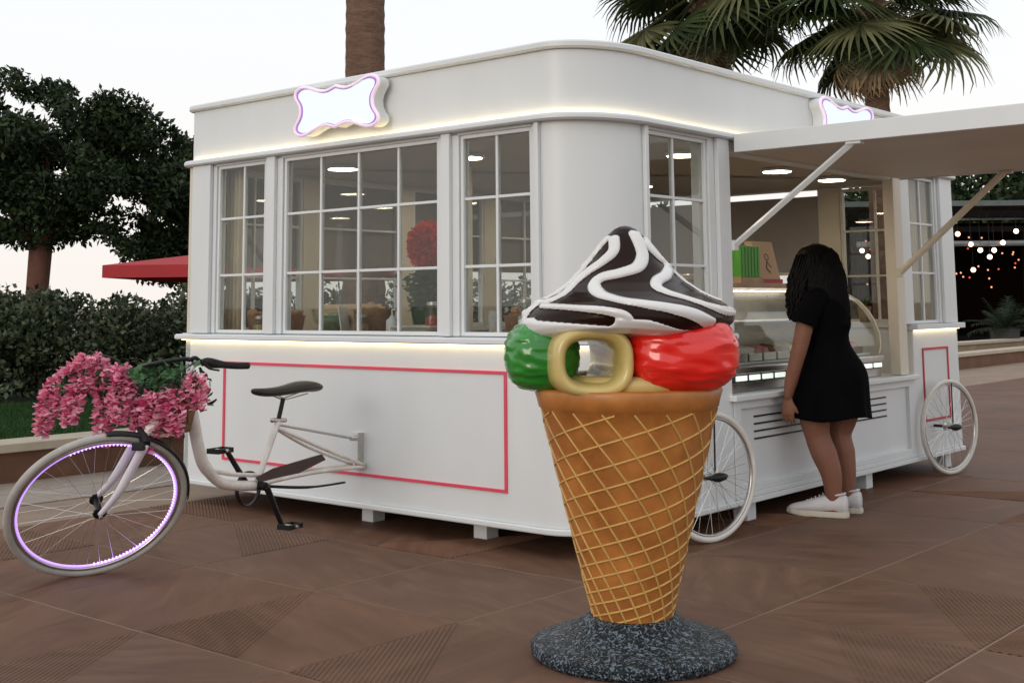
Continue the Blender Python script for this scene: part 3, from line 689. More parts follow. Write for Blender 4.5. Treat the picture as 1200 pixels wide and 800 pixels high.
# ============================================================ GIANT CONE
def cone_statue():
    root = empty('giant_ice_cream_cone', (.427, 4.755, 0), math.atan2(.427, -4.755) * 0, label='giant fibreglass ice cream cone statue with chocolate swirl on a dark round base', cat='statue')
    zs0, zs1, r0, r1 = .105, .957, .138, .346
    M_waf = mat('waffle_orange', (.47, .185, .040), .42, var=.18, vscale=6, coat=.12, dark=(.28, .095, .02), bump=.08, bscale=14)
    M_rid = mat('waffle_ridge_gold', (.58, .35, .10), .4, var=.18, vscale=9)
    rad = lambda z: r0 + (r1 - r0) * (z - zs0) / (zs1 - zs0)
    MB().lathe([(r0 * .96, zs0 - .03)] + [(rad(z) , z) for z in np.linspace(zs0, .888, 12)] + [(rad(.890) + .006, .892), (rad(.92) + .006, .922), (rad(.95) + .008, .952), (rad(.957), .960), (.05, .962), (0, .962)], 96).build('waffle_cone', M_waf, root, smooth=True).data
    def ridge(th0, turn, r_):
        pts = []; n = 46
        for k in range(n):
            t = k / (n - 1); z = zs0 + .006 + (.884 - zs0 - .006) * t; a = th0 + turn * t
            rr = rad(z) + .0004; pts.append((rr * math.cos(a), rr * math.sin(a), z))
        MB().tube(pts, r_, n=6, caps=False).build('waffle_ridge', M_rid, root, smooth=True)
    def ridge_flat(z_at, phase, k):
        # one start of the shallow helix: many turns
        pts = []; z = zs0 + .006; a = phase
        pitch = .56
        while z < .884:
            rr = rad(z) + .0004; pts.append((rr * math.cos(a), rr * math.sin(a), z)); a += .11; z += pitch * .11 / (2 * PI) * (0.45 + .75 * (z - zs0) / (zs1 - zs0))
        MB().tube(pts, .0042, n=6, caps=False).build('waffle_ridge', M_rid, root, smooth=True)
    for k in range(7): ridge_flat(0, 2 * PI * k / 7, k)
    for k in range(18): ridge(2 * PI * k / 18, -1.95, .0042)
    # base
    mr = bpy.data.materials.new('pitted_black_stone_paint'); mr.use_nodes = True; n = mr.node_tree.nodes; l = mr.node_tree.links; b = n['Principled BSDF']
    tcx = n.new('ShaderNodeTexCoord'); v1 = n.new('ShaderNodeTexNoise'); v1.inputs['Scale'].default_value = 62; v1.inputs['Detail'].default_value = 1.5; v1.inputs['Distortion'].default_value = 1.6
    l.new(tcx.outputs['Object'], v1.inputs['Vector']); rp_ = n.new('ShaderNodeValToRGB')
    rp_.color_ramp.elements[0].position = .50; rp_.color_ramp.elements[0].color = (.006, .011, .014, 1); rp_.color_ramp.elements[1].position = .62; rp_.color_ramp.elements[1].color = (.17, .22, .27, 1)
    l.new(v1.outputs[0], rp_.inputs[0]); l.new(rp_.outputs[0], b.inputs['Base Color']); b.inputs['Roughness'].default_value = .38; b.inputs['Specular IOR Level'].default_value = .3
    bp = n.new('ShaderNodeBump'); bp.inputs['Strength'].default_value = 1.0; bp.inputs['Distance'].default_value = .022; l.new(v1.outputs[0], bp.inputs['Height']); l.new(bp.outputs[0], b.inputs['Normal'])
    MC['stone'] = mr
    from mathutils import noise as N
    wob = lambda a, z: 1 + .018 * N.noise(Vector((math.cos(a) * 2.5, math.sin(a) * 2.5, z * 12)))
    prof = [(0, 0), (.362, 0), (.374, .012), (.376, .032), (.366, .048), (.33, .062), (.28, .074), (.24, .088), (.205, .108), (.178, .132), (.160, .142), (.138, .138)]
    prof2 = []
    for (a0, b0), (a1, b1) in zip(prof[:-1], prof[1:]):
        for k in range(4): prof2.append((a0 + (a1 - a0) * k / 4, b0 + (b1 - b0) * k / 4))
    prof2.append(prof[-1])
    MB().lathe(prof2, 120, wob=wob).build('base', mr, root, smooth=True)
    # scoops (x right, y away from viewer)
    def scoop(nm, c, r, m, sd, rot=0, wr=.046, label=None):
        mb = MB(); Q = Matrix.Rotation(rot, 3, 'Z'); V = []; nu, nv = 96, 56; c = Vector(c)
        for i in range(nv + 1):
            ph = PI * i / nv
            for k in range(nu):
                a = 2 * PI * k / nu; d = Vector((math.sin(ph) * math.cos(a), math.sin(ph) * math.sin(a), math.cos(ph)))
                q = Vector((abs(d.x) ** .8 * (1 if d.x > 0 else -1), abs(d.y) ** .8 * (1 if d.y > 0 else -1), abs(d.z) ** .8 * (1 if d.z > 0 else -1)))
                w1 = N.noise(Vector((d.x * 2.0 + sd, d.y * 2.0, d.z * 9)) + Vector((0, 0, .6 * N.noise(d * 3 + Vector((sd, 1, 2))))))
                w2 = abs(N.noise(Vector((d.x * 3.2 + sd, d.y * 3.2 + 4, d.z * 15))))
                s = 1 + wr * w1 - wr * .8 * max(0, .10 - w2) * 7 * max(0, min(1, .75 + d.z))
                p = Q @ Vector((q.x * r[0] * s, q.y * r[1] * s, q.z * r[2] * s)); V.append(c + p)
        F = [(i * nu + k, (i + 1) * nu + k, (i + 1) * nu + (k + 1) % nu, i * nu + (k + 1) % nu) for i in range(nv) for k in range(nu)]
        mb.add(V, F); return mb.build(nm, m, root, smooth=True, label=label)
    mred = mat('glossy_red', (.74, .012, .008), .2, var=.1, coat=.6); mgr = mat('glossy_green', (.015, .23, .02), .26, var=.22, coat=.5); mye = mat('custard_yellow', (.56, .44, .16), .28, var=.16, coat=.4)
    scoop('scoop', (.176, -.125, 1.090), (.214, .20, .150), mred, 1.0, .15, label='glossy red scoop at the right of the cone')
    scoop('scoop', (-.322, -.03, 1.082), (.142, .18, .135), mgr, 5.0, 0, label='glossy green scoop at the left of the cone')
    scoop('scoop', (.20, .20, 1.09), (.19, .17, .148), mgr, 12.0, -.6, label='glossy green scoop at the back of the cone')
    # hollow yellow scoop: a rounded ring with thick lips that one can see through
    ring = []; nA = 64; prof = []
    cx, cz = -.148, 1.066
    def sq(a, wx, wz, p=.62):
        c_, s_ = math.cos(a), math.sin(a); return (wx * abs(c_) ** p * (1 if c_ > 0 else -1), wz * abs(s_) ** p * (1 if s_ > 0 else -1))
    sec = [(.100, .100, -.235), (.118, .120, -.262), (.138, .142, -.285), (.143, .150, -.255), (.148, .150, -.20), (.145, .148, .0), (.140, .140, .22), (.128, .126, .255), (.10, .095, .25), (.092, .082, .20), (.092, .080, .0), (.094, .084, -.14), (.096, .090, -.21)]
    sec = [(.122, .106, -.318), (.138, .119, -.311), (.148, .124, -.285), (.150, .124, -.22), (.150, .120, .0), (.146, .115, .20), (.136, .110, .235), (.112, .094, .235), (.098, .082, .205), (.092, .076, .0), (.090, .072, -.20), (.092, .074, -.255), (.097, .079, -.290), (.108, .090, -.313)]
    V = []; m_ = len(sec)
    for wx, wz, y in sec:
        for k in range(nA):
            x, z = sq(2 * PI * k / nA, wx, wz, .72); V.append((cx + x - (y + .28) * .17, y + .012, cz + z))
    F = [(i * nA + k, i * nA + (k + 1) % nA, ((i + 1) % m_) * nA + (k + 1) % nA, ((i + 1) % m_) * nA + k) for i in range(m_) for k in range(nA)]
    o = MB().add(V, F).build('hollow_scoop', mye, root, smooth=True, label='pale yellow hollow scoop with a rounded square hole')
    ss = o.modifiers.new('s', 'SUBSURF'); ss.levels = 1; ss.render_levels = 1
    MB().tube([(.245 * math.cos(a), .245 * math.sin(a), .978) for a in np.linspace(0, 2 * PI, 60, endpoint=False)], .034, n=12, closed=True).build('custard_rim', mye, root, smooth=True)
    # swirl
    keys = [(1.150, .24), (1.160, .31), (1.180, .362), (1.200, .378), (1.222, .384), (1.245, .378), (1.262, .362), (1.276, .338), (1.292, .300), (1.312, .262), (1.345, .215), (1.390, .170), (1.430, .135), (1.470, .108), (1.504, .086), (1.530, .064), (1.550, .042), (1.560, .022), (1.564, .001)]
    kz = np.array([k[0] for k in keys]); kr = np.array([k[1] for k in keys])
    s_ = np.concatenate([[0], np.cumsum(np.hypot(np.diff(kz), np.diff(kr)))]); NV, NU = 150, 360
    si = np.linspace(0, s_[-1], NV); zz = np.interp(si, s_, kz); rr_ = np.interp(si, s_, kr)
    for _ in range(3): rr_[1:-1] = (rr_[:-2] + 2 * rr_[1:-1] + rr_[2:]) / 4
    th = np.linspace(0, 2 * PI, NU, endpoint=False)
    Z, TT = np.meshgrid(zz, th, indexing='ij'); RR = np.repeat(rr_[:, None], NU, 1)
    low = np.clip((1.40 - Z) / .15, 0, 1) * np.clip((Z - 1.15) / .05, 0, 1)
    RR = RR * (1 + .035 * low * np.sin(TT * 3 + Z * 14)) + .030 * low * np.exp(-((np.angle(np.exp(1j * (TT + .12)))) / .33) ** 2)
    dl = np.angle(np.exp(1j * (TT - (PI + .30)))); dr_ = np.angle(np.exp(1j * (TT - (PI * 1.5 + .35))))
    Z = Z - np.clip((1.29 - Z) / .09, 0, 1) * (.034 * np.exp(-(dl / .55) ** 2) + .012 * np.exp(-(dr_ / .3) ** 2))
    X = RR * np.cos(TT); Y = RR * np.sin(TT)
    # white piping, traced as polylines in the front view (metres from the axis, height)
    def pz(pts): return [((560 + a / 3.478 - 741) * .003165, 1.569 - (250 + b_ / 3.478 - 265) * .00325) for a, b_ in pts]
    bands = [(pz([(578, 118), (572, 165), (530, 205), (470, 245), (420, 285), (375, 325), (325, 352), (270, 362), (215, 372)]), .0225),
             (pz([(665, 98), (683, 150), (688, 190), (660, 232), (590, 255), (520, 270), (485, 300), (505, 335), (570, 358), (660, 375), (760, 393), (850, 418), (925, 448)]), .0250),
             (pz([(712, 140), (760, 190), (800, 225), (780, 262), (738, 285), (730, 312), (770, 335), (850, 360), (940, 390), (1040, 415)]), .0225),
             (pz([(556, 112), (530, 140), (478, 205), (430, 250), (340, 318), (235, 350)]), .014),
             (pz([(708, 118), (725, 140), (790, 205), (860, 265), (930, 325), (1010, 370)]), .012),
             (pz([(280, 372), (350, 375), (430, 383), (520, 397), (585, 420), (600, 450), (560, 475), (450, 480), (300, 475)]), .0185),
             (pz([(270, 365), (232, 390), (218, 425), (235, 462), (300, 478)]), .019)]
    P3 = []
    def rz(z): return np.interp(z, zz, rr_)
    samples = []
    for pts, w in bands:
        p = smoothpts([(a, b_, 0) for a, b_ in pts], 8)
        for sgn in (-1, 1):
            for q in p:
                zc = min(max(q.y, 1.16), 1.56); r = rz(zc); x = max(-r * .985, min(r * .985, q.x)) * (1 if sgn < 0 else -1); samples.append((x, sgn * math.sqrt(max(0, r * r - x * x)), zc, w))
    Sm = np.array(samples)
    D = np.full(X.shape, 9.0)
    P = np.stack([X, Y, Z], -1).reshape(-1, 3)
    d = np.full(len(P), 9.0)
    for q in Sm:
        dd = np.sqrt(((P - q[:3]) ** 2).sum(1)) - q[3]; np.minimum(d, dd, out=d)
    D = d.reshape(X.shape)
    xs = X * np.where(Y < 0, 1, -1)
    # collar below the piping is white except the long pocket on the left front
    collar = (Z - (1.214 + .010 * np.sin(TT * 2))) 
    def seg(ax, az, bx, bz, w):
        t = np.clip(((xs - ax) * (bx - ax) + (Z - az) * (bz - az)) / ((bx - ax) ** 2 + (bz - az) ** 2), 0, 1)
        return np.hypot(xs - ax - t * (bx - ax), Z - az - t * (bz - az)) - w
    (pa, pb) = pz([(268, 412), (525, 432)]); pocket = seg(pa[0], pa[1], pb[0], pb[1], .0235)
    collar = np.maximum(collar, -pocket)
    rightlow = np.where((xs > .12), Z - 1.19, 9)
    tt = np.clip((xs - .02) / .16, 0, 1); tt = tt * tt * (3 - 2 * tt); D = np.minimum(D, collar + tt * .032)
    hgt = .014 * (1 - np.clip((D + .012) / .018, 0, 1)) ** 1.0
    tq = np.clip(-D / .021, 0, 1); hgt = .014 * np.sqrt(1 - (1 - tq) ** 2)
    fade = np.clip((1.56 - Z) / .03, 0, 1)
    nr = np.clip(RR, .02, None)
    X2 = X + np.cos(TT) * hgt * fade; Y2 = Y + np.sin(TT) * hgt * fade; Z2 = Z + hgt * .5 * fade
    V = np.stack([X2, Y2, Z2], -1).reshape(-1, 3); Dv = D.reshape(-1)
    white = MB(); choc = MB()
    parts = {0: ([], [], {}), 1: ([], [], {})}
    def clip(poly, sgn):
        out = []
        for i in range(len(poly)):
            a, b_ = poly[i], poly[(i + 1) % len(poly)]; da, db = sgn * a[1], sgn * b_[1]
            if da >= 0: out.append(a)
            if (da >= 0) != (db >= 0):
                t = da / (da - db); key = ('e',) + tuple(sorted((a[2], b_[2]))); out.append((a[0] + (b_[0] - a[0]) * t, 0, key))
        return out
    def emitp(which, poly):
        vs, fs, ix = parts[which]; f = []
        for p in poly:
            k = p[2]
            if k not in ix: ix[k] = len(vs); vs.append(tuple(p[0]))
            f.append(ix[k])
        if len(f) >= 3: fs.append(tuple(f))
    for i in range(NV - 1):
        for k in range(NU):
            a, b_, c, dd = i * NU + k, i * NU + (k + 1) % NU, (i + 1) * NU + (k + 1) % NU, (i + 1) * NU + k
            ds = Dv[[a, b_, c, dd]]
            if ds.min() > 0: emitp(1, [(V[q], 0, q) for q in (a, b_, c, dd)])
            elif ds.max() <= 0: emitp(0, [(V[q], 0, q) for q in (a, b_, c, dd)])
            else:
                for tri in ((a, b_, c), (a, c, dd)):
                    poly = [(V[q], Dv[q], q) for q in tri]
                    for which, sg in ((1, 1), (0, -1)):
                        cp = clip(poly, sg)
                        if len(cp) >= 3: emitp(which, cp)
    # underside
    vs, fs, ix = parts[0]
    base = [ix.get(k) for k in range(NU)]
    if all(q is not None for q in base): fs.append(tuple(base[::-1]))
    mw = mat('glossy_cream_white', (.68, .68, .68), .18, var=.04, coat=.7); mch = mat('glossy_chocolate', (.016, .006, .0035), .18, var=.3, spec=.16)
    for w_, nm, m in ((0, 'swirl', mw), (1, 'chocolate_sauce', mch)):
        vs, fs, ix = parts[w_]; mb = MB(); mb.add(vs, fs); mb.build(nm, m, root, smooth=True)
    # inner core hidden between the scoops (solid but clear of the hole)
    MB().lathe([(0, .964), (.10, .964), (.10, 1.18), (0, 1.18)], 24, c=(.07, .05, 0)).build('core', mye, root, smooth=False)
    return root
cone_statue()
#@@REST
# ============================================================ BICYCLE
def bicycle():
    root = empty('bicycle', (-.893, 7.382, 0), label='white step-through bicycle fixed to the kiosk wall, its front wheel lit purple', cat='bicycle')
    O = Vector((-.893, 7.382, 0)); T = lambda *p: [Vector(q) - O for q in p]
    Cw = Vector((-1.956, 6.001, .351)); nrm = Vector((.433, -.72, -.542)).normalized(); Rw = .418
    # wheel frame: local Y = normal
    yx = nrm; zx = (Vector((0, 0, 1)) - nrm * nrm.z).normalized(); xx = yx.cross(zx)
    MW = Matrix((xx, yx, zx)).transposed().to_4x4(); 
    fw = empty('front_wheel'); fw.parent = root; fw.matrix_world = Matrix.Translation(Cw - O) @ MW
    fw.location = Cw - O; fw.rotation_euler = MW.to_euler()
    tw = .019
    MB().tube([((Rw - tw) * math.cos(a), 0, (Rw - tw) * math.sin(a)) for a in np.linspace(0, 2 * PI, 90, endpoint=False)], tw, n=14, closed=True).build('tyre', M_rubber, fw, smooth=True)
    r2 = Rw - 2 * tw - .006
    MB().tube([(r2 * math.cos(a), 0, r2 * math.sin(a)) for a in np.linspace(0, 2 * PI, 90, endpoint=False)], [(.009, .013)] * 90, n=8, closed=True, up=(1, 0, 0)).build('rim', M_steel, fw, smooth=True)
    mtube = mat('led_strip_silicone', (.62, .55, .72), .4, emit=1.1, ecol=(.50, .27, 1))
    MB().tube([((r2 - .014) * math.cos(a), 0, (r2 - .014) * math.sin(a)) for a in np.linspace(0, 2 * PI, 90, endpoint=False)], .0055, n=6, closed=True).build('led_strip', mtube, fw, smooth=True)
    bead = None; N_ = 128
    for k in range(N_):
        a = 2 * PI * k / N_; rr = r2 - .018
        if (MW.to_3x3() @ Vector((math.cos(a), 0, math.sin(a)))).x < -.2: continue
        if bead is None: bead = MB().box(-.004, .004, -.005, .005, -.003, .003).build('led_bead', M_led, fw); b_ = bead
        else: b_ = dup(bead, fw)
        b_.location = (rr * math.cos(a), 0, rr * math.sin(a)); b_.rotation_euler = (0, -a, 0)
    MB().tube([(0, -.055, 0), (0, -.052, 0), (0, -.045, 0), (0, -.04, 0), (0, .04, 0), (0, .045, 0), (0, .052, 0), (0, .055, 0)], [.012, .032, .032, .016, .016, .032, .032, .012], n=18).build('hub', M_black, fw)
    MB().tube([(0, -.085, 0), (0, .085, 0)], .009).build('axle', M_steel, fw)
    for k in range(36):
        a = 2 * PI * k / 36; side = 1 if k % 2 else -1; a2 = a + (R(30) if (k // 2) % 2 else -R(30))
        MB().tube([(.028 * math.cos(a2), side * .048, .028 * math.sin(a2)), (r2 * math.cos(a), 0, r2 * math.sin(a))], .0010, n=4, caps=False).build('spoke', M_chrome, fw)
    # mudguard over the upper right of the wheel
    crown = Vector((-1.727, 5.895, .668)); cl = MW.to_3x3().inverted() @ (crown - Cw); ac = math.atan2(cl.z, cl.x)
    sg = 1 if (MW.to_3x3() @ Vector((math.cos(ac + .5), 0, math.sin(ac + .5)))).x > (MW.to_3x3() @ Vector((math.cos(ac - .5), 0, math.sin(ac - .5)))).x else -1
    V = []; F = []; n = 30
    for i in range(n):
        a = ac - sg * .42 + sg * (1.62) * i / (n - 1)
        for q in range(7):
            t = (q - 3) / 3; rr = Rw + .010 - .010 * t * t; V.append((rr * math.cos(a), t * .020, rr * math.sin(a)))
    for i in range(n - 1):
        for q in range(6): F.append((i * 7 + q, i * 7 + q + 1, (i + 1) * 7 + q + 1, (i + 1) * 7 + q))
    o = MB().add(V, F).build('mudguard', M_black, fw, smooth=True); so = o.modifiers.new('t', 'SOLIDIFY'); so.thickness = .003
    # fork
    ax = nrm * .058
    for s in (1, -1):
        a_ = Cw + ax * s; c_ = crown + ax * .8 * s + (crown - Cw).normalized() * .01
        bend = (a_ + c_) / 2 + MW.to_3x3() @ Vector((0, 0, 0)) + Vector((.012, 0, -.012))
        MB().tube(smoothpts(T(a_, a_.lerp(bend, .5) + Vector((.004, 0, -.006)), bend, c_), 5), [(.0115 + .009 * min(1, k / 10), .016 + .008 * min(1, k / 10)) for k in range(16)], n=12).build('fork_leg', M_silverw, root, smooth=True)
    MB().tube(T(crown + ax * 1.0 + (crown - Cw).normalized() * .012, crown - ax * 1.0 + (crown - Cw).normalized() * .012), .022, n=10).build('fork_crown', M_black, root)
    MB().obox(crown - O + ax * .9 + Vector((-.02, -.02, .0)), .06, .03, .035).build('brake_calliper', M_black, root, bevel=.006)
    head0 = crown + Vector((.02, .03, .04)); head1 = Vector((-1.60, 6.14, .87))
    MB().tube(T(crown, head0, head1), [.016, .022, .022], n=12).build('head_tube', M_bikewhite, root, smooth=True)
    MB().tube(T(head1, Vector((-1.585, 6.165, .955)), Vector((-1.565, 6.21, 1.005))), .014, n=10).build('stem', M_steel, root, smooth=True)
    # handlebar: right grip points along the wall, left grip goes into the flowers
    hb = [Vector((-1.475, 6.365, .988)), Vector((-1.56, 6.24, 1.008)), Vector((-1.62, 6.17, 1.02)), Vector((-1.75, 6.13, 1.0)), Vector((-1.86, 6.28, .98))]
    MB().tube(smoothpts(T(*hb), 5), .011, n=10).build('handlebar', M_black, root, smooth=True)
    MB().tube(smoothpts(T(Vector((-1.374, 6.525, .969)), Vector((-1.42, 6.45, .973)), Vector((-1.48, 6.36, .985)), Vector((-1.54, 6.27, 1.002))), 4), [.0175] * 8 + [.020, .023, .025, .024, .018], n=12).build('grip', M_black, root, smooth=True)
    MB().tube(smoothpts(T(Vector((-1.58, 6.14, 1.015)), Vector((-1.54, 6.12, 1.028)), Vector((-1.49, 6.18, .975)), Vector((-1.46, 6.26, .96))), 4), [.009] * 5 + [.007] * 4 + [.005] * 4, n=8, flat=.6).build('brake_lever', M_black, root, smooth=True)
    MB().tube(smoothpts(T(Vector((-1.54, 6.13, 1.01)), Vector((-1.60, 6.02, .95)), Vector((-1.62, 5.97, .85))), 5), .003, n=5).build('brake_cable', M_black, root)
    # frame
    tube = lambda nm, pts, r, m=M_bikewhite, **k: MB().tube(smoothpts(T(*pts), 6), r, n=14, **k).build(nm, m, root, smooth=True)
    BBp = Vector((-1.338, 6.599, .355))
    tube('down_tube', [Vector((-1.588, 6.155, .835)), Vector((-1.568, 6.19, .74)), Vector((-1.551, 6.224, .61)), Vector((-1.525, 6.271, .495)), Vector((-1.46, 6.389, .395)), BBp], [.030] * 20 + [.026] * 11)
    tube('cross_tube', [Vector((-1.523, 6.278, .478)), Vector((-1.42, 6.45, .432)), Vector((-1.325, 6.62, .405))], .011)
    tube('seat_tube', [BBp, Vector((-1.30, 6.665, .50)), Vector((-1.255, 6.742, .665))], .0165)
    tube('seat_post', [Vector((-1.257, 6.74, .655)), Vector((-1.245, 6.765, .73)), Vector((-1.236, 6.78, .785))], .0125, M_black)
    tube('seat_clamp', [Vector((-1.28, 6.70, .676)), Vector((-1.225, 6.79, .668))], .012, M_steel)
    side = Vector((.869, -.494, 0))   # perpendicular to the bike plane, towards the viewer
    drop = Vector((-.905, 7.362, .362))
    for s in (1, -1):
        off = side * (.045 * s)
        tube('seat_stay', [Vector((-1.257, 6.74, .63)) + off * .3, Vector((-1.10, 7.01, .50)) + off, drop + off], .0095)
        tube('chain_stay', [BBp + off * .6 + Vector((0, 0, .01)), Vector((-1.12, 6.98, .375)) + off, drop + off + Vector((0, 0, -.01))], .0115)
    tube('upper_stay', [Vector((-1.25, 6.75, .648)), Vector((-1.10, 7.02, .585)), Vector((-.93, 7.315, .515))], .0075, M_steel)
    MB().obox(drop - O, .03, .03, .05).build('dropout', M_steel, root, bevel=.005)
    MB().obox(Vector((-.925, 7.32, .515)) - O, .05, .05, .022, Matrix.Rotation(TH + .9, 3, 'Z')).build('stay_clamp', M_steel, root, bevel=.004)
    # chain guard, crank, pedals, chainring
    bd = Vector((.494, .869, 0))
    g0 = BBp + side * .03; 
    V = []
    prof = [(-.03, .045), (.10, .075), (.50, .105), (.53, .075), (.30, .03), (.02, -.005)]
    for y in (-.004, .004):
        for a, b_ in prof: V.append(g0 - O + bd * a + Vector((0, 0, b_)) + side * y)
    n = len(prof)
    mgd = mat('brown_black_chain_guard', (.05, .022, .018), .35, var=.4)
    MB().add(V, [tuple(range(n)), tuple(range(2 * n - 1, n - 1, -1))] + [(i, (i + 1) % n, n + (i + 1) % n, n + i) for i in range(n)]).build('chain_guard', mgd, root, bevel=.002)
    cr = []
    for k in range(40):
        a = 2 * PI * k / 40; cr.append(BBp - O - side * .035 + bd * (.085 * math.cos(a) - .02) + Vector((0, 0, .085 * math.sin(a) - .015)))
    MB().tube(cr, [(.014, .005)] * 40, n=6, closed=True, up=tuple(-side)).build('chainring', M_black, root)
    MB().tube([BBp - O - side * .06, BBp - O + side * .065], .022, n=12).build('bottom_bracket', M_black, root)
    c1 = BBp + side * .07; e1 = Vector((-1.266, 6.74, .135)) + side * .05
    MB().tube([c1 - O, e1 - O], [.017, .013], n=8).build('crank_arm', M_black, root)
    c2 = BBp - side * .06; e2 = Vector((-1.42, 6.45, .545)) - side * .05
    MB().tube([c2 - O, c2.lerp(e2, .5) - O, e2 - O], [.017, .014, .013], n=8).build('crank_arm', M_black, root)
    for e, s in ((e1, 1), (e2, -1)):
        p = empty('pedal', e - O + side * (.05 * s), math.atan2(bd.y, bd.x)); p.parent = root
        BOX('platform', -.045, .055, -.042, -.028, -.013, .013, M_black, p); BOX('platform', -.045, .055, .028, .042, -.013, .013, M_black, p)
        BOX('cage_plate', -.050, -.0455, -.042, .042, -.013, .013, M_black, p, bevel=.001); BOX('cage_plate', .0555, .060, -.042, .042, -.013, .013, M_black, p, bevel=.001)
        MB().tube([(0, -.06, 0), (0, .06, 0)], .009).build('spindle', M_steel, p)
    tube('kick_stand', [BBp + side * .02, Vector((-1.15, 6.93, .30)) + side * .03, Vector((-.985, 7.215, .285)) + side * .03], [.008] * 7 + [.006] * 6, M_black)
    # saddle
    sec = []
    for t, w, hh in [(0, .012, .012), (.06, .026, .018), (.2, .036, .022), (.4, .045, .024), (.6, .080, .026), (.8, .105, .030), (.93, .098, .030), (1, .06, .022)]: sec.append((t, w, hh))
    V = []; n = 16
    s0 = Vector((-1.36, 6.56, .838)); s1 = Vector((-1.105, 7.01, .815))
    for t, w, hh in sec:
        c = s0.lerp(s1, t) + Vector((0, 0, .010 * math.sin(t * PI * 2 + PI) + (.012 if t > .6 else 0)))
        for k in range(n):
            a = 2 * PI * k / n; V.append(c - O + side * (w * math.cos(a)) + Vector((0, 0, (hh if math.sin(a) > 0 else hh * 1.1) * math.sin(a))))
    F = [(i * n + k, i * n + (k + 1) % n, (i + 1) * n + (k + 1) % n, (i + 1) * n + k) for i in range(len(sec) - 1) for k in range(n)] + [tuple(range(n))[::-1], tuple((len(sec) - 1) * n + k for k in range(n))]
    sd_ = MB().add(V, F).build('saddle', mat('black_leather', (.022, .018, .016), .42, var=.3, bump=.1), root, smooth=True)
    sb = sd_.modifiers.new('s', 'SUBSURF'); sb.levels = 1; sb.render_levels = 1
    for s in (1, -1): MB().tube(T(s0.lerp(s1, .3) + side * .02 * s + Vector((0, 0, -.02)), s0.lerp(s1, .5) + side * .02 * s + Vector((0, 0, -.048)), s0.lerp(s1, .8) + side * .035 * s + Vector((0, 0, -.02))), .0035).build('saddle_rail', M_steel, root)
    return root
bicycle()
# bracket on the wall that holds the rear dropout: part of the kiosk
br = BOX('wall_bracket', -.008, -.0005, 1.655, 1.765, .335, .545, M_white, K, bevel=.002)
MB().box(-.05, -.009, 1.655, 1.662, .335, .545).build('bracket_flange', M_steel, br); 
for z in (.36, .52): MB().tube([(-.0085, 1.715, z), (-.016, 1.715, z)], .008).build('bolt', M_steel, br)

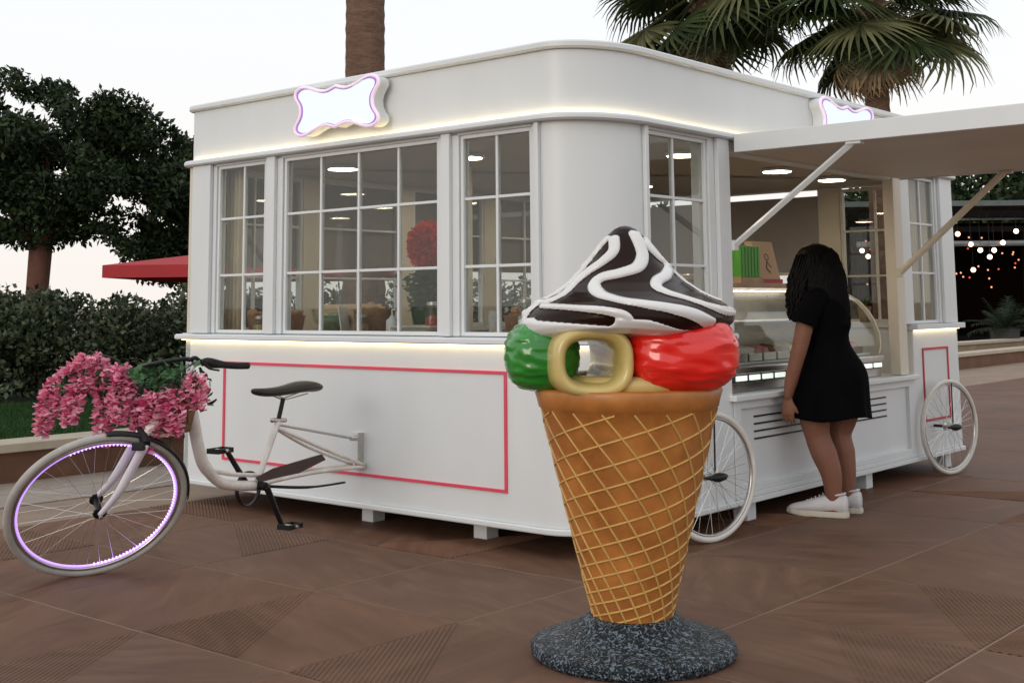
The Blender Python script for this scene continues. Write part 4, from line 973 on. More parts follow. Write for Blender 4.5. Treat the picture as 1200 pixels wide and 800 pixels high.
# ============================================================ FLOWER BASKET
def flowers():
    root = empty('flower_basket', (-1.75, 6.02, .62), label='wicker handlebar basket overflowing with hanging pink blossom racemes', cat='flower basket')
    O = Vector((-1.75, 6.02, .62)); rr = random.Random(11)
    MB().lathe([(0, .055), (.09, .055), (.135, .24), (.14, .25), (.125, .24), (.08, .07), (0, .07)], 32, c=(.09, .12, .0)).build('wicker_basket', M_basket, root, smooth=True)
    mp = leafmat('pink_petals', (.70, .05, .22), (.97, .27, .50), (1.0, .62, .72), transl=.35)
    mg = leafmat('basket_leaves', (.015, .05, .015), (.05, .13, .04), (.10, .22, .10))
    mst = mat('green_stem', (.03, .06, .015), .7)
    def petal(V, F, c, d, up, L, w):
        b = len(V); d = d.normalized(); s = d.cross(up).normalized() * w; n_ = s.cross(d).normalized()
        V.extend([c, c + d * L * .45 + s - n_ * w * .3, c + d * L * .95 + s * .55 + n_ * w * .45, c + d * L + n_ * w * .3, c + d * L * .95 - s * .55 + n_ * w * .45, c + d * L * .45 - s - n_ * w * .3, c + d * L * .5 + n_ * w * .25])
        F.extend([(b, b + 1, b + 6), (b + 1, b + 2, b + 6), (b + 2, b + 3, b + 6), (b + 3, b + 4, b + 6), (b + 4, b + 5, b + 6), (b + 5, b, b + 6)])
    # (top), (bottom), radius : world coordinates
    RAC = [((-2.20, 6.02, .90), (-2.235, 6.00, .68), .050), ((-2.13, 6.12, 1.0), (-2.24, 6.06, .88), .038), ((-2.02, 6.03, 1.05), (-2.13, 6.02, .96), .048), ((-2.0, 6.10, 1.04), (-1.975, 6.0, .87), .040),
           ((-2.05, 5.99, .95), (-2.10, 5.96, .735), .048), ((-1.94, 5.98, .86), (-1.935, 5.97, .63), .038), ((-1.86, 6.0, .99), (-1.855, 5.96, .74), .052), ((-1.90, 6.05, 1.0), (-1.80, 5.99, .89), .040),
           ((-1.70, 5.98, .88), (-1.715, 5.95, .615), .056), ((-1.77, 6.02, .86), (-1.78, 5.97, .70), .030), ((-1.60, 5.99, .89), (-1.595, 5.96, .68), .050), ((-1.52, 6.03, .96), (-1.50, 6.0, .79), .050),
           ((-1.66, 6.2, .9), (-1.62, 6.3, .7), .055)]
    for a, b_, r in RAC:
        r *= .86
        a = Vector(a); b_ = Vector(b_); V = []; F = []; L = (a - b_).length; n = int(250 * L / .22 * r / .06)
        for k in range(n):
            t = k / n; ang = k * 2.39996; rad = r * (.55 + .45 * math.sin(min(1, t * 2.2 + .25) * PI / 2)) * (1.0 - .78 * max(0, (t - .5) / .5) ** 1.5)
            c = a.lerp(b_, t); d = Vector((math.cos(ang), math.sin(ang), 0)); c2 = c + d * rad * rr.uniform(.45, .8)
            dd = d + Vector((rr.gauss(0, .35), rr.gauss(0, .35), -.35 + rr.gauss(0, .45)))
            petal(V, F, c2 - O, dd, Vector((rr.gauss(0, .4), rr.gauss(0, .4), 1)), rr.uniform(.028, .042), rr.uniform(.013, .019))
        o = MB().add(V, F).build('blossom_raceme', mp, root, smooth=True)
        MB().tube([Vector((a.x * .7 + -1.70 * .3, 6.1, max(.86, a.z - .02))) - O, a - O + Vector((0, 0, .012)), a - O, b_ - O], .004, n=5).build('stem', mst, o)
    # leaves
    V = []; F = []
    for k in range(420):
        c = Vector((rr.uniform(-2.15, -1.50), rr.uniform(6.0, 6.3), .90 + rr.gauss(0, .045))) - O
        d = Vector((rr.gauss(0, 1), rr.gauss(-.4, 1), rr.gauss(.1, .6))); petal(V, F, c, d, Vector((rr.gauss(0, .5), rr.gauss(0, .5), 1)), rr.uniform(.035, .06), rr.uniform(.012, .02))
    for cx, cy_, cz in [(-1.76, 5.94, .935), (-1.62, 5.96, .955), (-1.80, 5.97, .96)]:
        for k in range(12):
            a = k * 2.4; petal(V, F, Vector((cx, cy_, cz)) - O, Vector((math.cos(a), -.4 + math.sin(a) * .5, math.sin(a) * .6)), Vector((0, -.6, .8)), .034, .014)
    MB().add(V, F).build('leaves', mg, root, smooth=True)
    for k in range(14):
        x = rr.uniform(-2.15, -1.55); z1 = rr.uniform(.60, .74); y = 6.0 + rr.uniform(0, .1)
        MB().tube(smoothpts([Vector((x + .03, y + .05, .90)) - O, Vector((x, y, .80)) - O, Vector((x - rr.uniform(-.02, .03), y, z1)) - O], 4), .0042, n=5).build('trailing_stem', mst, root)
flowers()

# ============================================================ WOMAN AT THE COUNTER
def person():
    HD = R(153); root = empty('person', (1.925, 7.72, 0), HD, label='woman with long black hair in a short black dress and white trainers at the counter', cat='person'); root.scale = (1.06, 1.08, 1.0)
    skin = mat('tanned_skin', (.205, .085, .052), .6, var=.08, vscale=10, bump=.03)
    b = MB()
    def limb(pts, rad, n=14, k=4):
        P = smoothpts(pts, k); m = len(P); rs = []
        for i in range(m):
            t = i / (m - 1) * (len(rad) - 1); j = min(int(t), len(rad) - 2); f_ = t - j
            a, c = rad[j], rad[j + 1]; a = a if isinstance(a, tuple) else (a, a); c = c if isinstance(c, tuple) else (c, c)
            rs.append((a[0] * (1 - f_) + c[0] * f_, a[1] * (1 - f_) + c[1] * f_))
        b.tube(P, rs, n=n, up=(1, 0, 0)); 
        for q, r_ in ((P[0], rs[0]), (P[-1], rs[-1])): b.ellipsoid(q, r_[0] * .98, r_[1] * .98, min(r_) * .9, 12, 8)
    # torso: first radius front-back (x), second side-side (y)
    limb([(.0, 0, .80), (-.02, 0, .90), (.01, 0, 1.02), (.02, 0, 1.14), (.01, 0, 1.26), (.015, 0, 1.34)], [(.14, .17), (.135, .175), (.10, .13), (.115, .15), (.10, .17), (.06, .09)], n=20)
    for s in (1, -1):
        hipx = .03 * s
        limb([(hipx, .09 * s, .82), (.06 * s + .01, .095 * s, .62), (.04 * s + .02, .09 * s, .47), (.03 * s - .005, .09 * s, .36), (.02 * s - .03, .088 * s, .24), (.02 * s - .035, .088 * s, .10), (.02 * s - .03, .088 * s, .05)], [(.11, .095), (.094, .086), (.072, .066), (.074, .066), (.060, .054), (.042, .038), (.044, .036)])
        limb([(.02 * s - .05, .088 * s, .04), (.02 * s + .05, .09 * s, .045), (.02 * s + .14, .095 * s, .03)], [(.035, .034), (.032, .035), (.02, .035)])
    # left arm hangs in front of the hip; right arm bent onto the counter
    limb([(.02, .165, 1.275), (.06, .215, 1.19), (.10, .235, 1.02), (.125, .235, .93), (.165, .225, .80), (.185, .22, .705)], [.058, .054, .046, .042, .038, (.021, .029)])
    limb([(.02, -.165, 1.275), (.04, -.205, 1.17), (.06, -.215, .98), (.08, -.205, .88), (.13, -.19, .70)], [.056, .052, .044, .038, (.021, .029)])
    def hand(w, d, up_, thumb):
        w = Vector(w); d = Vector(d).normalized(); pn = Vector(up_).normalized(); sx_ = d.cross(pn).normalized()   # sx: across palm, pn: back of hand
        b.tube([w - d * .01, w + d * .03, w + d * .065, w + d * .09], [(.017, .026), (.016, .036), (.0155, .040), (.012, .037)], n=12, up=tuple(pn))
        for k, (o_, L) in enumerate([(-.029, .062), (-.010, .074), (.010, .070), (.028, .054)]):
            p0 = w + d * .085 + sx_ * o_; p1 = p0 + d * L * .42 - pn * .006 + sx_ * o_ * .10; p2 = p1 + d * L * .30 - pn * .014; p3 = p2 + d * L * .2 - pn * .018
            b.tube([p0 - d * .01, p0, p1, p2, p3], [.0088, .0085, .0080, .0072, .0055], n=8)
        t0 = w + d * .025 + sx_ * thumb * .026; t1 = t0 + d * .028 + sx_ * thumb * .020 - pn * .006; t2 = t1 + d * .030 + sx_ * thumb * .008 - pn * .008
        b.tube([t0 - d * .01, t0, t1, t2], [.012, .0115, .0095, .007], n=8)
    hand((.187, .22, .69), (.05, -.02, -1), (.1, 1, .0), -1 if True else 1)
    hand((.132, -.19, .685), (.05, .02, -1), (.1, -1, .0), 1)
    # neck and head (looking slightly down)
    limb([(.012, 0, 1.32), (.025, 0, 1.39), (.045, 0, 1.44)], [.062, .052, .052])
    hc = Vector((.075, 0, 1.49)); Q = Matrix.Rotation(R(16), 3, 'Y')
    b.ellipsoid(hc + Vector((-.01, 0, .03)), .098, .078, .088, 24, 16, rot=Q)
    b.ellipsoid(hc + Q @ Vector((.025, 0, -.045)), .066, .058, .070, 20, 14, rot=Q)
    b.tube([hc + Q @ Vector((.088, 0, .0)), hc + Q @ Vector((.112, 0, -.035)), hc + Q @ Vector((.092, 0, -.045))], [.009, .014, .010], n=8)
    b.ellipsoid(hc + Q @ Vector((.088, 0, -.075)), .012, .024, .006, 12, 6, rot=Q); b.ellipsoid(hc + Q @ Vector((.084, 0, -.089)), .012, .020, .007, 12, 6, rot=Q)
    for s in (1, -1): b.ellipsoid(hc + Q @ Vector((-.0, .080 * s, -.01)), .016, .008, .028, 10, 8, rot=Q)
    body = b.build('body', skin, root, smooth=True)
    rm = body.modifiers.new('r', 'REMESH'); rm.mode = 'VOXEL'; rm.voxel_size = .0058; rm.use_smooth_shade = True
    sm = body.modifiers.new('s', 'SMOOTH'); sm.iterations = 5; sm.factor = .5
    for s in (1, -1):
        MB().ellipsoid(hc + Q @ Vector((.078, .030 * s, .005)), .012, .014, .009, 12, 8).build('eye', mat('eye_white', (.7, .68, .65), .3), root, smooth=True)
    # dress
    blk = mat('black_jersey', (.0035, .0035, .0045), .9, var=.3, spec=.04, bump=.15, bscale=40)
    V = []; n = 56
    secs = [(.575, .012, .232, .225), (.60, .010, .228, .222), (.68, .002, .215, .215), (.76, -.012, .200, .210), (.84, -.022, .188, .205), (.90, -.018, .165, .192), (.97, .0, .132, .165), (1.03, .012, .118, .150), (1.10, .018, .128, .160), (1.18, .018, .140, .175), (1.25, .012, .128, .182), (1.30, .010, .104, .165), (1.335, .014, .075, .10)]
    for z, cx, rx, ry in secs:
        for k in range(n):
            a = 2 * PI * k / n; fold = 1 + (.045 * math.sin(a * 7 + z * 3) + .02 * math.sin(a * 12 + 1)) * max(0, (.86 - z) / .3)
            V.append((cx + rx * math.cos(a) * fold, ry * math.sin(a) * fold, z + (.012 * math.sin(a * 3) if z < .59 else 0)))
    m_ = len(secs)
    F = [(i * n + k, i * n + (k + 1) % n, (i + 1) * n + (k + 1) % n, (i + 1) * n + k) for i in range(m_ - 1) for k in range(n)]
    dr = MB().add(V, F).build('dress', blk, root, smooth=True)
    for md in (('SUBSURF', 1),): q = dr.modifiers.new('s', 'SUBSURF'); q.levels = 1; q.render_levels = 1
    q = dr.modifiers.new('t', 'SOLIDIFY'); q.thickness = .006; q.offset = 1
    for s, ptz in ((1, [(.01, .13, 1.30), (.024, .175, 1.275), (.055, .212, 1.21), (.080, .228, 1.135)]), (-1, [(.01, -.13, 1.30), (.024, -.175, 1.275), (.034, -.203, 1.20), (.042, -.209, 1.13)])):
        MB().tube(smoothpts(ptz, 5), [.060] * 4 + [.066] * 5 + [.070] * 4 + [.074] * 3, n=18, caps=False, up=(1, 0, 0)).build('sleeve', blk, dr, smooth=True)
    # hair: a mass plus wavy strands
    hm = mat('black_hair', (.0035, .003, .003), .5, var=.4, vscale=30, spec=.12)
    h = MB()
    h.ellipsoid((.055, 0, 1.525), .118, .100, .105, 28, 18)
    V = []; secs = [(1.585, .05, .075, .080), (1.54, .03, .098, .100), (1.48, .015, .108, .115), (1.42, .010, .110, .128), (1.36, .008, .112, .138), (1.28, .0, .110, .145), (1.20, -.015, .105, .140), (1.12, -.03, .088, .12), (1.06, -.035, .068, .10), (1.02, -.04, .045, .07)]
    n = 60
    for j, (z, cx, rx, ry) in enumerate(secs):
        for k in range(n):
            a = 2 * PI * k / n; f_ = 1 + .05 * math.sin(a * 9 + z * 22) + .04 * math.sin(a * 17 - z * 30)
            V.append((cx + rx * math.cos(a) * f_, ry * math.sin(a) * f_, z))
    m_ = len(secs)
    h.add(V, [(i * n + (k + 1) % n, i * n + k, (i + 1) * n + k, (i + 1) * n + (k + 1) % n) for i in range(m_ - 1) for k in range(n)] + [tuple(range(n)), tuple((m_ - 1) * n + k for k in range(n))[::-1]])
    hr = h.build('hair', hm, root, smooth=True)
    s_ = MB(); rr = random.Random(4)
    for k in range(620):
        a = rr.uniform(-2.2, 2.2) + PI; rx = .115; r0 = Vector((.055 + .10 * math.cos(a) * .9, .095 * math.sin(a), 1.55 + rr.uniform(-.02, .05)))
        zend = rr.uniform(1.0, 1.2); pts = [r0]; ph = rr.uniform(0, 6); amp = rr.uniform(.003, .009)
        for j in range(1, 13):
            t = j / 12; z = r0.z + (zend - r0.z) * t; cx = np.interp(z, [1.02, 1.12, 1.28, 1.44, 1.56], [-.04, -.03, .0, .012, .035]); sx = np.interp(z, [1.02, 1.12, 1.28, 1.44, 1.56], [.05, .092, .114, .114, .10]); sy = np.interp(z, [1.02, 1.12, 1.28, 1.44, 1.56], [.075, .13, .15, .132, .10])
            pts.append(Vector((cx + sx * math.cos(a) + amp * math.sin(t * 22 + ph), sy * math.sin(a) + amp * math.cos(t * 19 + ph), z)))
        s_.tube(pts, [.0022 + .0035 * math.sin(PI * (j + .5) / 14) for j in range(13)], n=4, flat=.6)
    # locks falling forward beside the face
    for k in range(90):
        s = 1 if k % 3 else -1; y0 = s * rr.uniform(.055, .10); ph = rr.uniform(0, 6); pts = []
        for j in range(13):
            t = j / 12; pts.append(Vector((.045 + .11 * (k % 7) / 7 + .05 * math.sin(t * 2.4) + rr.uniform(.0, .004) + .017 * math.sin(t * 20 + ph) * t, y0 + s * .06 * t + .014 * math.cos(t * 18 + ph) * t, 1.56 - t * rr.uniform(.36, .40))))
        s_.tube(pts, [.004 + .004 * math.sin(PI * (j + .5) / 14) for j in range(13)], n=5)
    s_.build('hair_strands', hm, hr, smooth=True, kind=None)
    # trainers
    wh = mat('white_knit_trainer', (.60, .59, .60), .6, var=.10, bump=.3, bscale=70); sole = mat('cream_sole', (.60, .56, .48), .55, var=.1)
    for s in (1, -1):
        ox, oy = .02 * s - .03, .088 * s
        st = [(-.078, .026, .035, .118), (-.06, .036, .044, .124), (-.01, .040, .052, .128), (.04, .042, .050, .116), (.09, .046, .042, .092), (.15, .050, .034, .074), (.20, .046, .030, .062), (.228, .030, .024, .046)]
        V = []; n = 20
        for x, w, zc, top in st:
            for k in range(n):
                a = 2 * PI * k / n; z = .022 + (top - .022) * (.5 + .5 * math.sin(a)); wz = w * abs(math.cos(a)) ** .7 * (1 if math.cos(a) > 0 else -1) * (1 - .25 * max(0, math.sin(a)))
                V.append((ox + x, oy + wz, z))
        m_ = len(st); F = [(i * n + k, i * n + (k + 1) % n, (i + 1) * n + (k + 1) % n, (i + 1) * n + k) for i in range(m_ - 1) for k in range(n)] + [tuple(range(n))[::-1], tuple((m_ - 1) * n + k for k in range(n))]
        V = [(ox + (p[0] - ox) * 1.12, oy + (p[1] - oy) * 1.05, p[2] * 1.08) for p in V]
        sh = MB().add(V, F).build('shoe', wh, root, smooth=True); q = sh.modifiers.new('s', 'SUBSURF'); q.levels = 1; q.render_levels = 1
        V = []; pr = [(-.085, .0), (-.075, .026), (-.03, .036), (.04, .037), (.10, .047), (.16, .052), (.21, .045), (.238, .026), (.245, 0)]
        pr = [(x * 1.08, w * 1.0) for x, w in pr]; loop = [(x, w) for x, w in pr] + [(x, -w) for x, w in pr[::-1][1:-1]]; n = len(loop)
        for z, e_ in ((.001, .96), (.012, 1.0), (.034, .985)):
            for x, w in loop: V.append((ox + x * e_, oy + w * e_, z + (.008 if x > .2 else 0)))
        MB().add(V, [tuple(range(n)), tuple(range(3 * n - 1, 2 * n - 1, -1))] + [(j * n + i, (j + 1) * n + i, (j + 1) * n + (i + 1) % n, j * n + (i + 1) % n) for j in range(2) for i in range(n)]).build('sole', sole, sh, smooth=False)
        lc = MB()
        for j in range(5):
            x = ox + .045 + j * .022; z = .128 - j * .0105
            lc.tube([(x, oy - .022, z - .006), (x + .008, oy, z + .006), (x, oy + .022, z - .006)], .003, n=5)
        lc.build('laces', wh, sh)
        MB().tube([(ox - .035, oy + .038 * math.cos(a) * .9, .112 + 0 * a) if False else (ox - .032 + .040 * math.cos(a), oy + .034 * math.sin(a), .132 - .008 * math.cos(a)) for a in np.linspace(0, 2 * PI, 20, endpoint=False)], .006, n=6, closed=True).build('collar', wh, sh)
person()

# ============================================================ VEGETATION
def foliage(name, m, blobs, n, size, parent, asp=.5, shell=.55, droop=0, seed=0, cut=None, kind=None):
    """many small leaf faces through the volume of the given ellipsoids (c, r)"""
    g = np.random.default_rng(seed + 100); vol = np.array([r[0] * r[1] * r[2] for c, r in blobs]) ** .75; vol /= vol.sum()
    idx = g.choice(len(blobs), n, p=vol); c = np.array([b[0] for b in blobs])[idx]; r = np.array([b[1] for b in blobs])[idx]
    d = g.normal(size=(n, 3)); d /= np.linalg.norm(d, axis=1)[:, None]; q = g.random(n) ** (1 / 3) * (1 - shell) + shell * g.random(n) ** .25
    p = c + d * r * np.minimum(q, 1.12)[:, None]
    if cut: p = p[cut(p)]; n = len(p)
    t = g.normal(size=(n, 3)); t[:, 2] -= droop; t /= np.linalg.norm(t, axis=1)[:, None]
    w = np.cross(t, g.normal(size=(n, 3))); w /= np.linalg.norm(w, axis=1)[:, None]
    L = size * (.6 + .8 * g.random(n))[:, None]
    nn = np.cross(t, w)
    V = np.stack([p, p + t * L * .5 + w * L * asp * .5, p + t * L + nn * L * .12, p + t * L * .5 - w * L * asp * .5], 1).reshape(-1, 3)
    me = bpy.data.meshes.new(name); me.vertices.add(4 * n); me.vertices.foreach_set('co', V.astype(np.float32).ravel())
    me.loops.add(4 * n); me.loops.foreach_set('vertex_index', np.arange(4 * n, dtype=np.int32)); me.polygons.add(n)
    me.polygons.foreach_set('loop_start', np.arange(0, 4 * n, 4, dtype=np.int32)); me.polygons.foreach_set('loop_total', np.full(n, 4, dtype=np.int32))
    me.materials.append(m); me.update(calc_edges=True); o = bpy.data.objects.new(name, me); C.objects.link(o); o.parent = parent
    if kind: o['kind'] = kind
    return o
M_bark = mat('reddish_bark', (.13, .055, .035), .9, var=.4, vscale=8, stretch=(1, 1, .3), bump=.8, bscale=30)
M_bark2 = mat('palm_bark', (.15, .085, .055), .9, var=.4, vscale=10, stretch=(1, 1, 3), bump=.9, bscale=24)
L_ficus = leafmat('dark_ficus_leaves', (.004, .009, .004), (.013, .026, .008), (.045, .075, .028), transl=.12)
L_hedge = leafmat('hedge_leaves', (.008, .016, .006), (.025, .042, .016), (.12, .15, .085), transl=.12)
def gaps(p):
    x, y, z = p[:, 0], p[:, 1], p[:, 2]
    f = np.sin(x * 3.1 + .5 * y + 1.3 * np.sin(z * 2.7)) * np.sin(z * 4.3 + .7 * y + 1.1 * np.sin(x * 2.3)) + .5 * np.sin(x * 7.9 + z * 3 + y) * np.sin(z * 8.7 - x * 2.2)
    return f < .52
def broadleaf(x, y, h0, crown, trunk_r, label, n, seed, size=.15, group=None, cut=None):
    root = empty('broadleaf_tree', (x, y, 0), label=label, cat='tree', group=group); rr = random.Random(seed)
    MB().tube([(0, 0, -.05), (.02, 0, .4), (.0, .02, h0 * .6), (.05, 0, h0)], [trunk_r * 1.25, trunk_r, trunk_r * .9, trunk_r * .95], n=14).build('trunk', M_bark, root, smooth=True)
    limbs = MB()
    for k in range(7):
        a = 2 * PI * k / 7 + rr.random(); c, r_ = crown[k % len(crown)]; e = Vector((c[0] + rr.uniform(-.3, .3) * r_[0], c[1] + rr.uniform(-.3, .3) * r_[1], max(c[2], h0 + .9)))
        s0 = Vector((.05, 0, h0 * .93)); mid = s0.lerp(e, .5) + Vector((0, 0, .25))
        limbs.tube(smoothpts([s0, mid, e], 4), [trunk_r * .5 * (1 - j / 10) + .012 for j in range(9)], n=7)
    limbs.build('limb', M_bark, root, smooth=True)
    foliage('crown', L_ficus, crown, n, size, root, seed=seed, cut=cut)
# left ficus: x 0..225 px at about 19 m
def rb(cx, cy, cz, R_, n, rmin, rmax, seed, flatz=.8):
    rr = random.Random(seed); out = []
    while len(out) < n:
        d = Vector((rr.uniform(-1, 1), rr.uniform(-1, 1), rr.uniform(-1, 1)))
        if d.length > 1: continue
        r = rr.uniform(rmin, rmax); out.append(((cx + d.x * R_[0], cy + d.y * R_[1], cz + d.z * R_[2]), (r, r, r * flatz)))
    return out
broadleaf(-6.85, 18, 2.25, rb(-.3, 0, 3.5, (1.9, 1.3, .85), 62, .18, .50, 3) + [((-.1, 0, 3.1), (.9, .7, .5)), ((-.95, 0, 4.35), (.30, .3, .26)), ((-.5, 0, 4.5), (.34, .3, .30)), ((.35, 0, 4.35), (.30, .3, .22)), ((.85, .1, 4.05), (.4, .3, .22)), ((1.45, 0, 3.75), (.36, .3, .22)), ((1.55, 0, 3.1), (.4, .3, .3)), *[((2.05 * math.cos(t), .3 * math.sin(t * 5), 3.35 + (1.05 + .12 * math.sin(t * 9)) * math.sin(t)), (.10 + .07 * abs(math.sin(t * 7)),) * 3) for t in np.linspace(-.9, 3.3, 46)], ((1.15, -.2, 2.45), (.30, .25, .28)), ((1.35, -.2, 2.15), (.16, .15, .22)), ((.55, 0, 2.5), (.5, .4, .3)), ((.0, -.1, 2.42), (.62, .5, .34)), ((-1.3, -.1, 2.5), (.6, .4, .3)), ((.2, -.3, 2.75), (.8, .5, .35)), ((-.7, 0, 2.45), (.5, .4, .25))], .17, 'tall dark ficus tree with red-brown trunk at the far left', 56000, 3, .095, cut=gaps)
broadleaf(-5.0, 19.5, 1.6, rb(0, 0, 2.75, (1.25, 1.0, 1.1), 44, .2, .5, 8) + [((.1, 0, 2.7), (1.0, .9, 1.0))], .12, 'lower round dark tree just left of the kiosk corner', 34000, 8, .095, cut=gaps)
broadleaf(-9.6, 20, 2.0, rb(0, 0, 3.6, (1.7, 1.5, 1.1), 30, .4, .7, 12) + [((0, 0, 3.6), (1.5, 1.2, 1.0))], .18, 'dark tree mostly outside the frame at the far left', 24000, 12, .11)
# planter wall, coping, lawn, hedge
def rotbox(name, v0, v1, u0, u1, z0, z1, m, **k):
    o = MB().box(v0, v1, u0, u1, z0, z1).build(name, m, None, **k); o.location = (KX, KY, 0); o.rotation_euler = (0, 0, TH); return o
M_wallb = mat('terracotta_render', (.16, .078, .048), .85, var=.3, vscale=2.5, bump=.25)
M_cop = mat('cream_coping_stone', (.46, .40, .31), .65, var=.12, vscale=6)
pw = empty('planter_wall', (KX, KY, 0), TH, label='low terracotta planter wall with cream coping stones behind the bicycle', cat='wall')
MB().box(-7, 26, 5.125, 5.40, 0, .225).build('wall_body', M_wallb, pw)
v = -7
while v < 26: MB().box(v + .004, min(v + .9, 26) - .004, 5.09, 5.46, .2255, .29).build('coping_stone', M_cop, pw, bevel=.006); v += .9
lm = bpy.data.materials.new('lawn_soil'); lawn = rotbox('lawn', -9, 40, 5.42, 13.0, -.3, .215, mat('lawn_green_soil', (.016, .048, .012), .95, var=.4, vscale=3), kind='structure')
def grassf():
    g = np.random.default_rng(2); n = 46000; v = g.uniform(-3.5, 4.5, n); u = g.uniform(5.47, 9.5, n)
    x = KX + VB.x * v + VA.x * u; y = KY + VB.y * v + VA.y * u; z = np.full(n, .214); hgt = g.uniform(.03, .07, n); a = g.uniform(0, 6.28, n); w = .005
    P = np.stack([x, y, z], 1); dx = np.stack([np.cos(a) * w, np.sin(a) * w, 0 * a], 1); tip = P + np.stack([g.normal(0, .015, n), g.normal(0, .015, n), hgt], 1)
    V = np.stack([P - dx, P + dx, tip], 1).reshape(-1, 3); me = bpy.data.meshes.new('grass'); me.vertices.add(3 * n); me.vertices.foreach_set('co', V.astype(np.float32).ravel())
    me.loops.add(3 * n); me.loops.foreach_set('vertex_index', np.arange(3 * n, dtype=np.int32)); me.polygons.add(n); me.polygons.foreach_set('loop_start', np.arange(0, 3 * n, 3, dtype=np.int32)); me.polygons.foreach_set('loop_total', np.full(n, 3, dtype=np.int32))
    me.materials.append(leafmat('grass_blades', (.018, .055, .012), (.035, .095, .022))); me.update(calc_edges=True); o = bpy.data.objects.new('grass', me); C.objects.link(o)
    tag(o, 'short dark green grass behind the cream coping', 'grass', kind='stuff')
grassf()
hl = [(-11.2, 15.6, 'clipped dark hedge shrub outside the left edge of the frame', 1.35), (-9.0, 15.2, 'dark hedge shrub partly cut off by the left edge', 1.22), (-6.95, 15.0, 'dark glossy hedge shrub under the ficus trunk', 1.30), (-5.0, 15.2, 'dark glossy hedge shrub under the red parasol', 1.26), (-3.0, 16.4, 'dark hedge shrub hidden behind the kiosk windows, left one', 1.3), (-.8, 18.4, 'dark hedge shrub behind the kiosk windows, middle one', 1.5), (1.6, 20.5, 'dark hedge shrub behind the kiosk, right one', 1.6)]
for k, (x, y, lab, top) in enumerate(hl):
    top -= .05
    root = empty('hedge_shrub', (x, y, .2), label=lab, cat='shrub', group='shrubs of the hedge'); rr = random.Random(k)
    MB().tube([(0, 0, 0), (.05, 0, .5), (0, 0, top * .7)], [.05, .04, .02], n=7).build('trunk', M_bark, root)
    t2 = MB()
    for j in range(8):
        a = j * .785; t2.tube([(.02, 0, .2), (.5 * math.cos(a), .4 * math.sin(a), .6), (.85 * math.cos(a), .6 * math.sin(a), top * .8)], [.03, .02, .01], n=5)
    t2.build('branches', M_bark, root)
    bl = [((rr.uniform(-1.1, 1.1), rr.uniform(-.7, .7), rr.uniform(.15, top - .22)), (rr.uniform(.28, .45),) * 3) for j in range(30)] + [((rr.uniform(-1.1, 1.1), rr.uniform(-.5, .5), top - .12 + rr.uniform(-.08, .08)), (.22, .22, .14)) for j in range(12)] + [((0, 0, .55), (1.15, .75, .62))]
    foliage('foliage', L_hedge, bl, 14000, .075, root, seed=20 + k, asp=.6)

# palms
def palm_leaf_mesh(name, m, dead=False, seed=0):
    rr = random.Random(seed); V = []; F = []
    # petiole along +x, fan at the end, drooping tips
    pl_ = .75; n = 34; 
    mb = MB(); mb.tube([(0, 0, 0), (pl_ * .5, 0, .02), (pl_, 0, 0)], [.020, .013, .010], n=5)
    for k in range(n):
        a = R(-138 + 276 * k / (n - 1)); L = (.78 if not dead else .6) * (1 - .22 * (abs(a) / R(138)) ** 2) * rr.uniform(.9, 1.06); w = .026
        pts = []
        for j in range(7):
            t = j / 6; rad = L * t; x = pl_ + rad * math.cos(a) * (1 - .12 * t); y = rad * math.sin(a)
            drop = (.34 if not dead else .6) * max(0, t - .45) ** 1.6 * L * 1.9 + .10 * abs(math.sin(a)) * rad
            x -= .25 * max(0, t - .6) * L * rr.uniform(.2, 1) * (math.cos(a) > 0)
            pts.append(Vector((x, y, -drop + .05 * math.cos(a) * rad)))
        dr = Vector((math.cos(a + PI / 2), math.sin(a + PI / 2), 0))
        b0 = len(mb.v)
        for j, p in enumerate(pts):
            ww = w * (.25 + .75 * min(1, j / 2.2)) * (1 if j < 4 else (1 - (j - 3) / 3.3)); ridge = Vector((0, 0, ww * .5))
            mb.v += [tuple(p - dr * ww), tuple(p + ridge), tuple(p + dr * ww)]
        for j in range(6):
            q = b0 + j * 3; mb.f += [(q, q + 1, q + 4, q + 3), (q + 1, q + 2, q + 5, q + 4)]; mb.mi += [0, 0]
    me = bpy.data.meshes.new(name); me.from_pydata(mb.v, [], mb.f); me.materials.append(m); me.update(); return me
PL = leafmat('palm_fan_green', (.010, .020, .007), (.028, .050, .016), (.07, .10, .035), transl=.2)
def palmmat(nm, a, b_):
    return leafmat(nm, a, b_, transl=.2)
pm = [palm_leaf_mesh('frond', palmmat('palm_fan_green', None, None) if False else PL, seed=k) for k in range(3)]
PY = leafmat('palm_fan_olive', (.04, .055, .018), (.11, .13, .05), (.24, .24, .12), transl=.25)
pm += [palm_leaf_mesh('frond', PY, seed=9)]
PD = leafmat('palm_fan_dry', (.16, .10, .05), (.42, .30, .17), (.55, .44, .28), transl=.2)
pdm = [palm_leaf_mesh('dry_frond', PD, True, seed=k + 20) for k in range(2)]
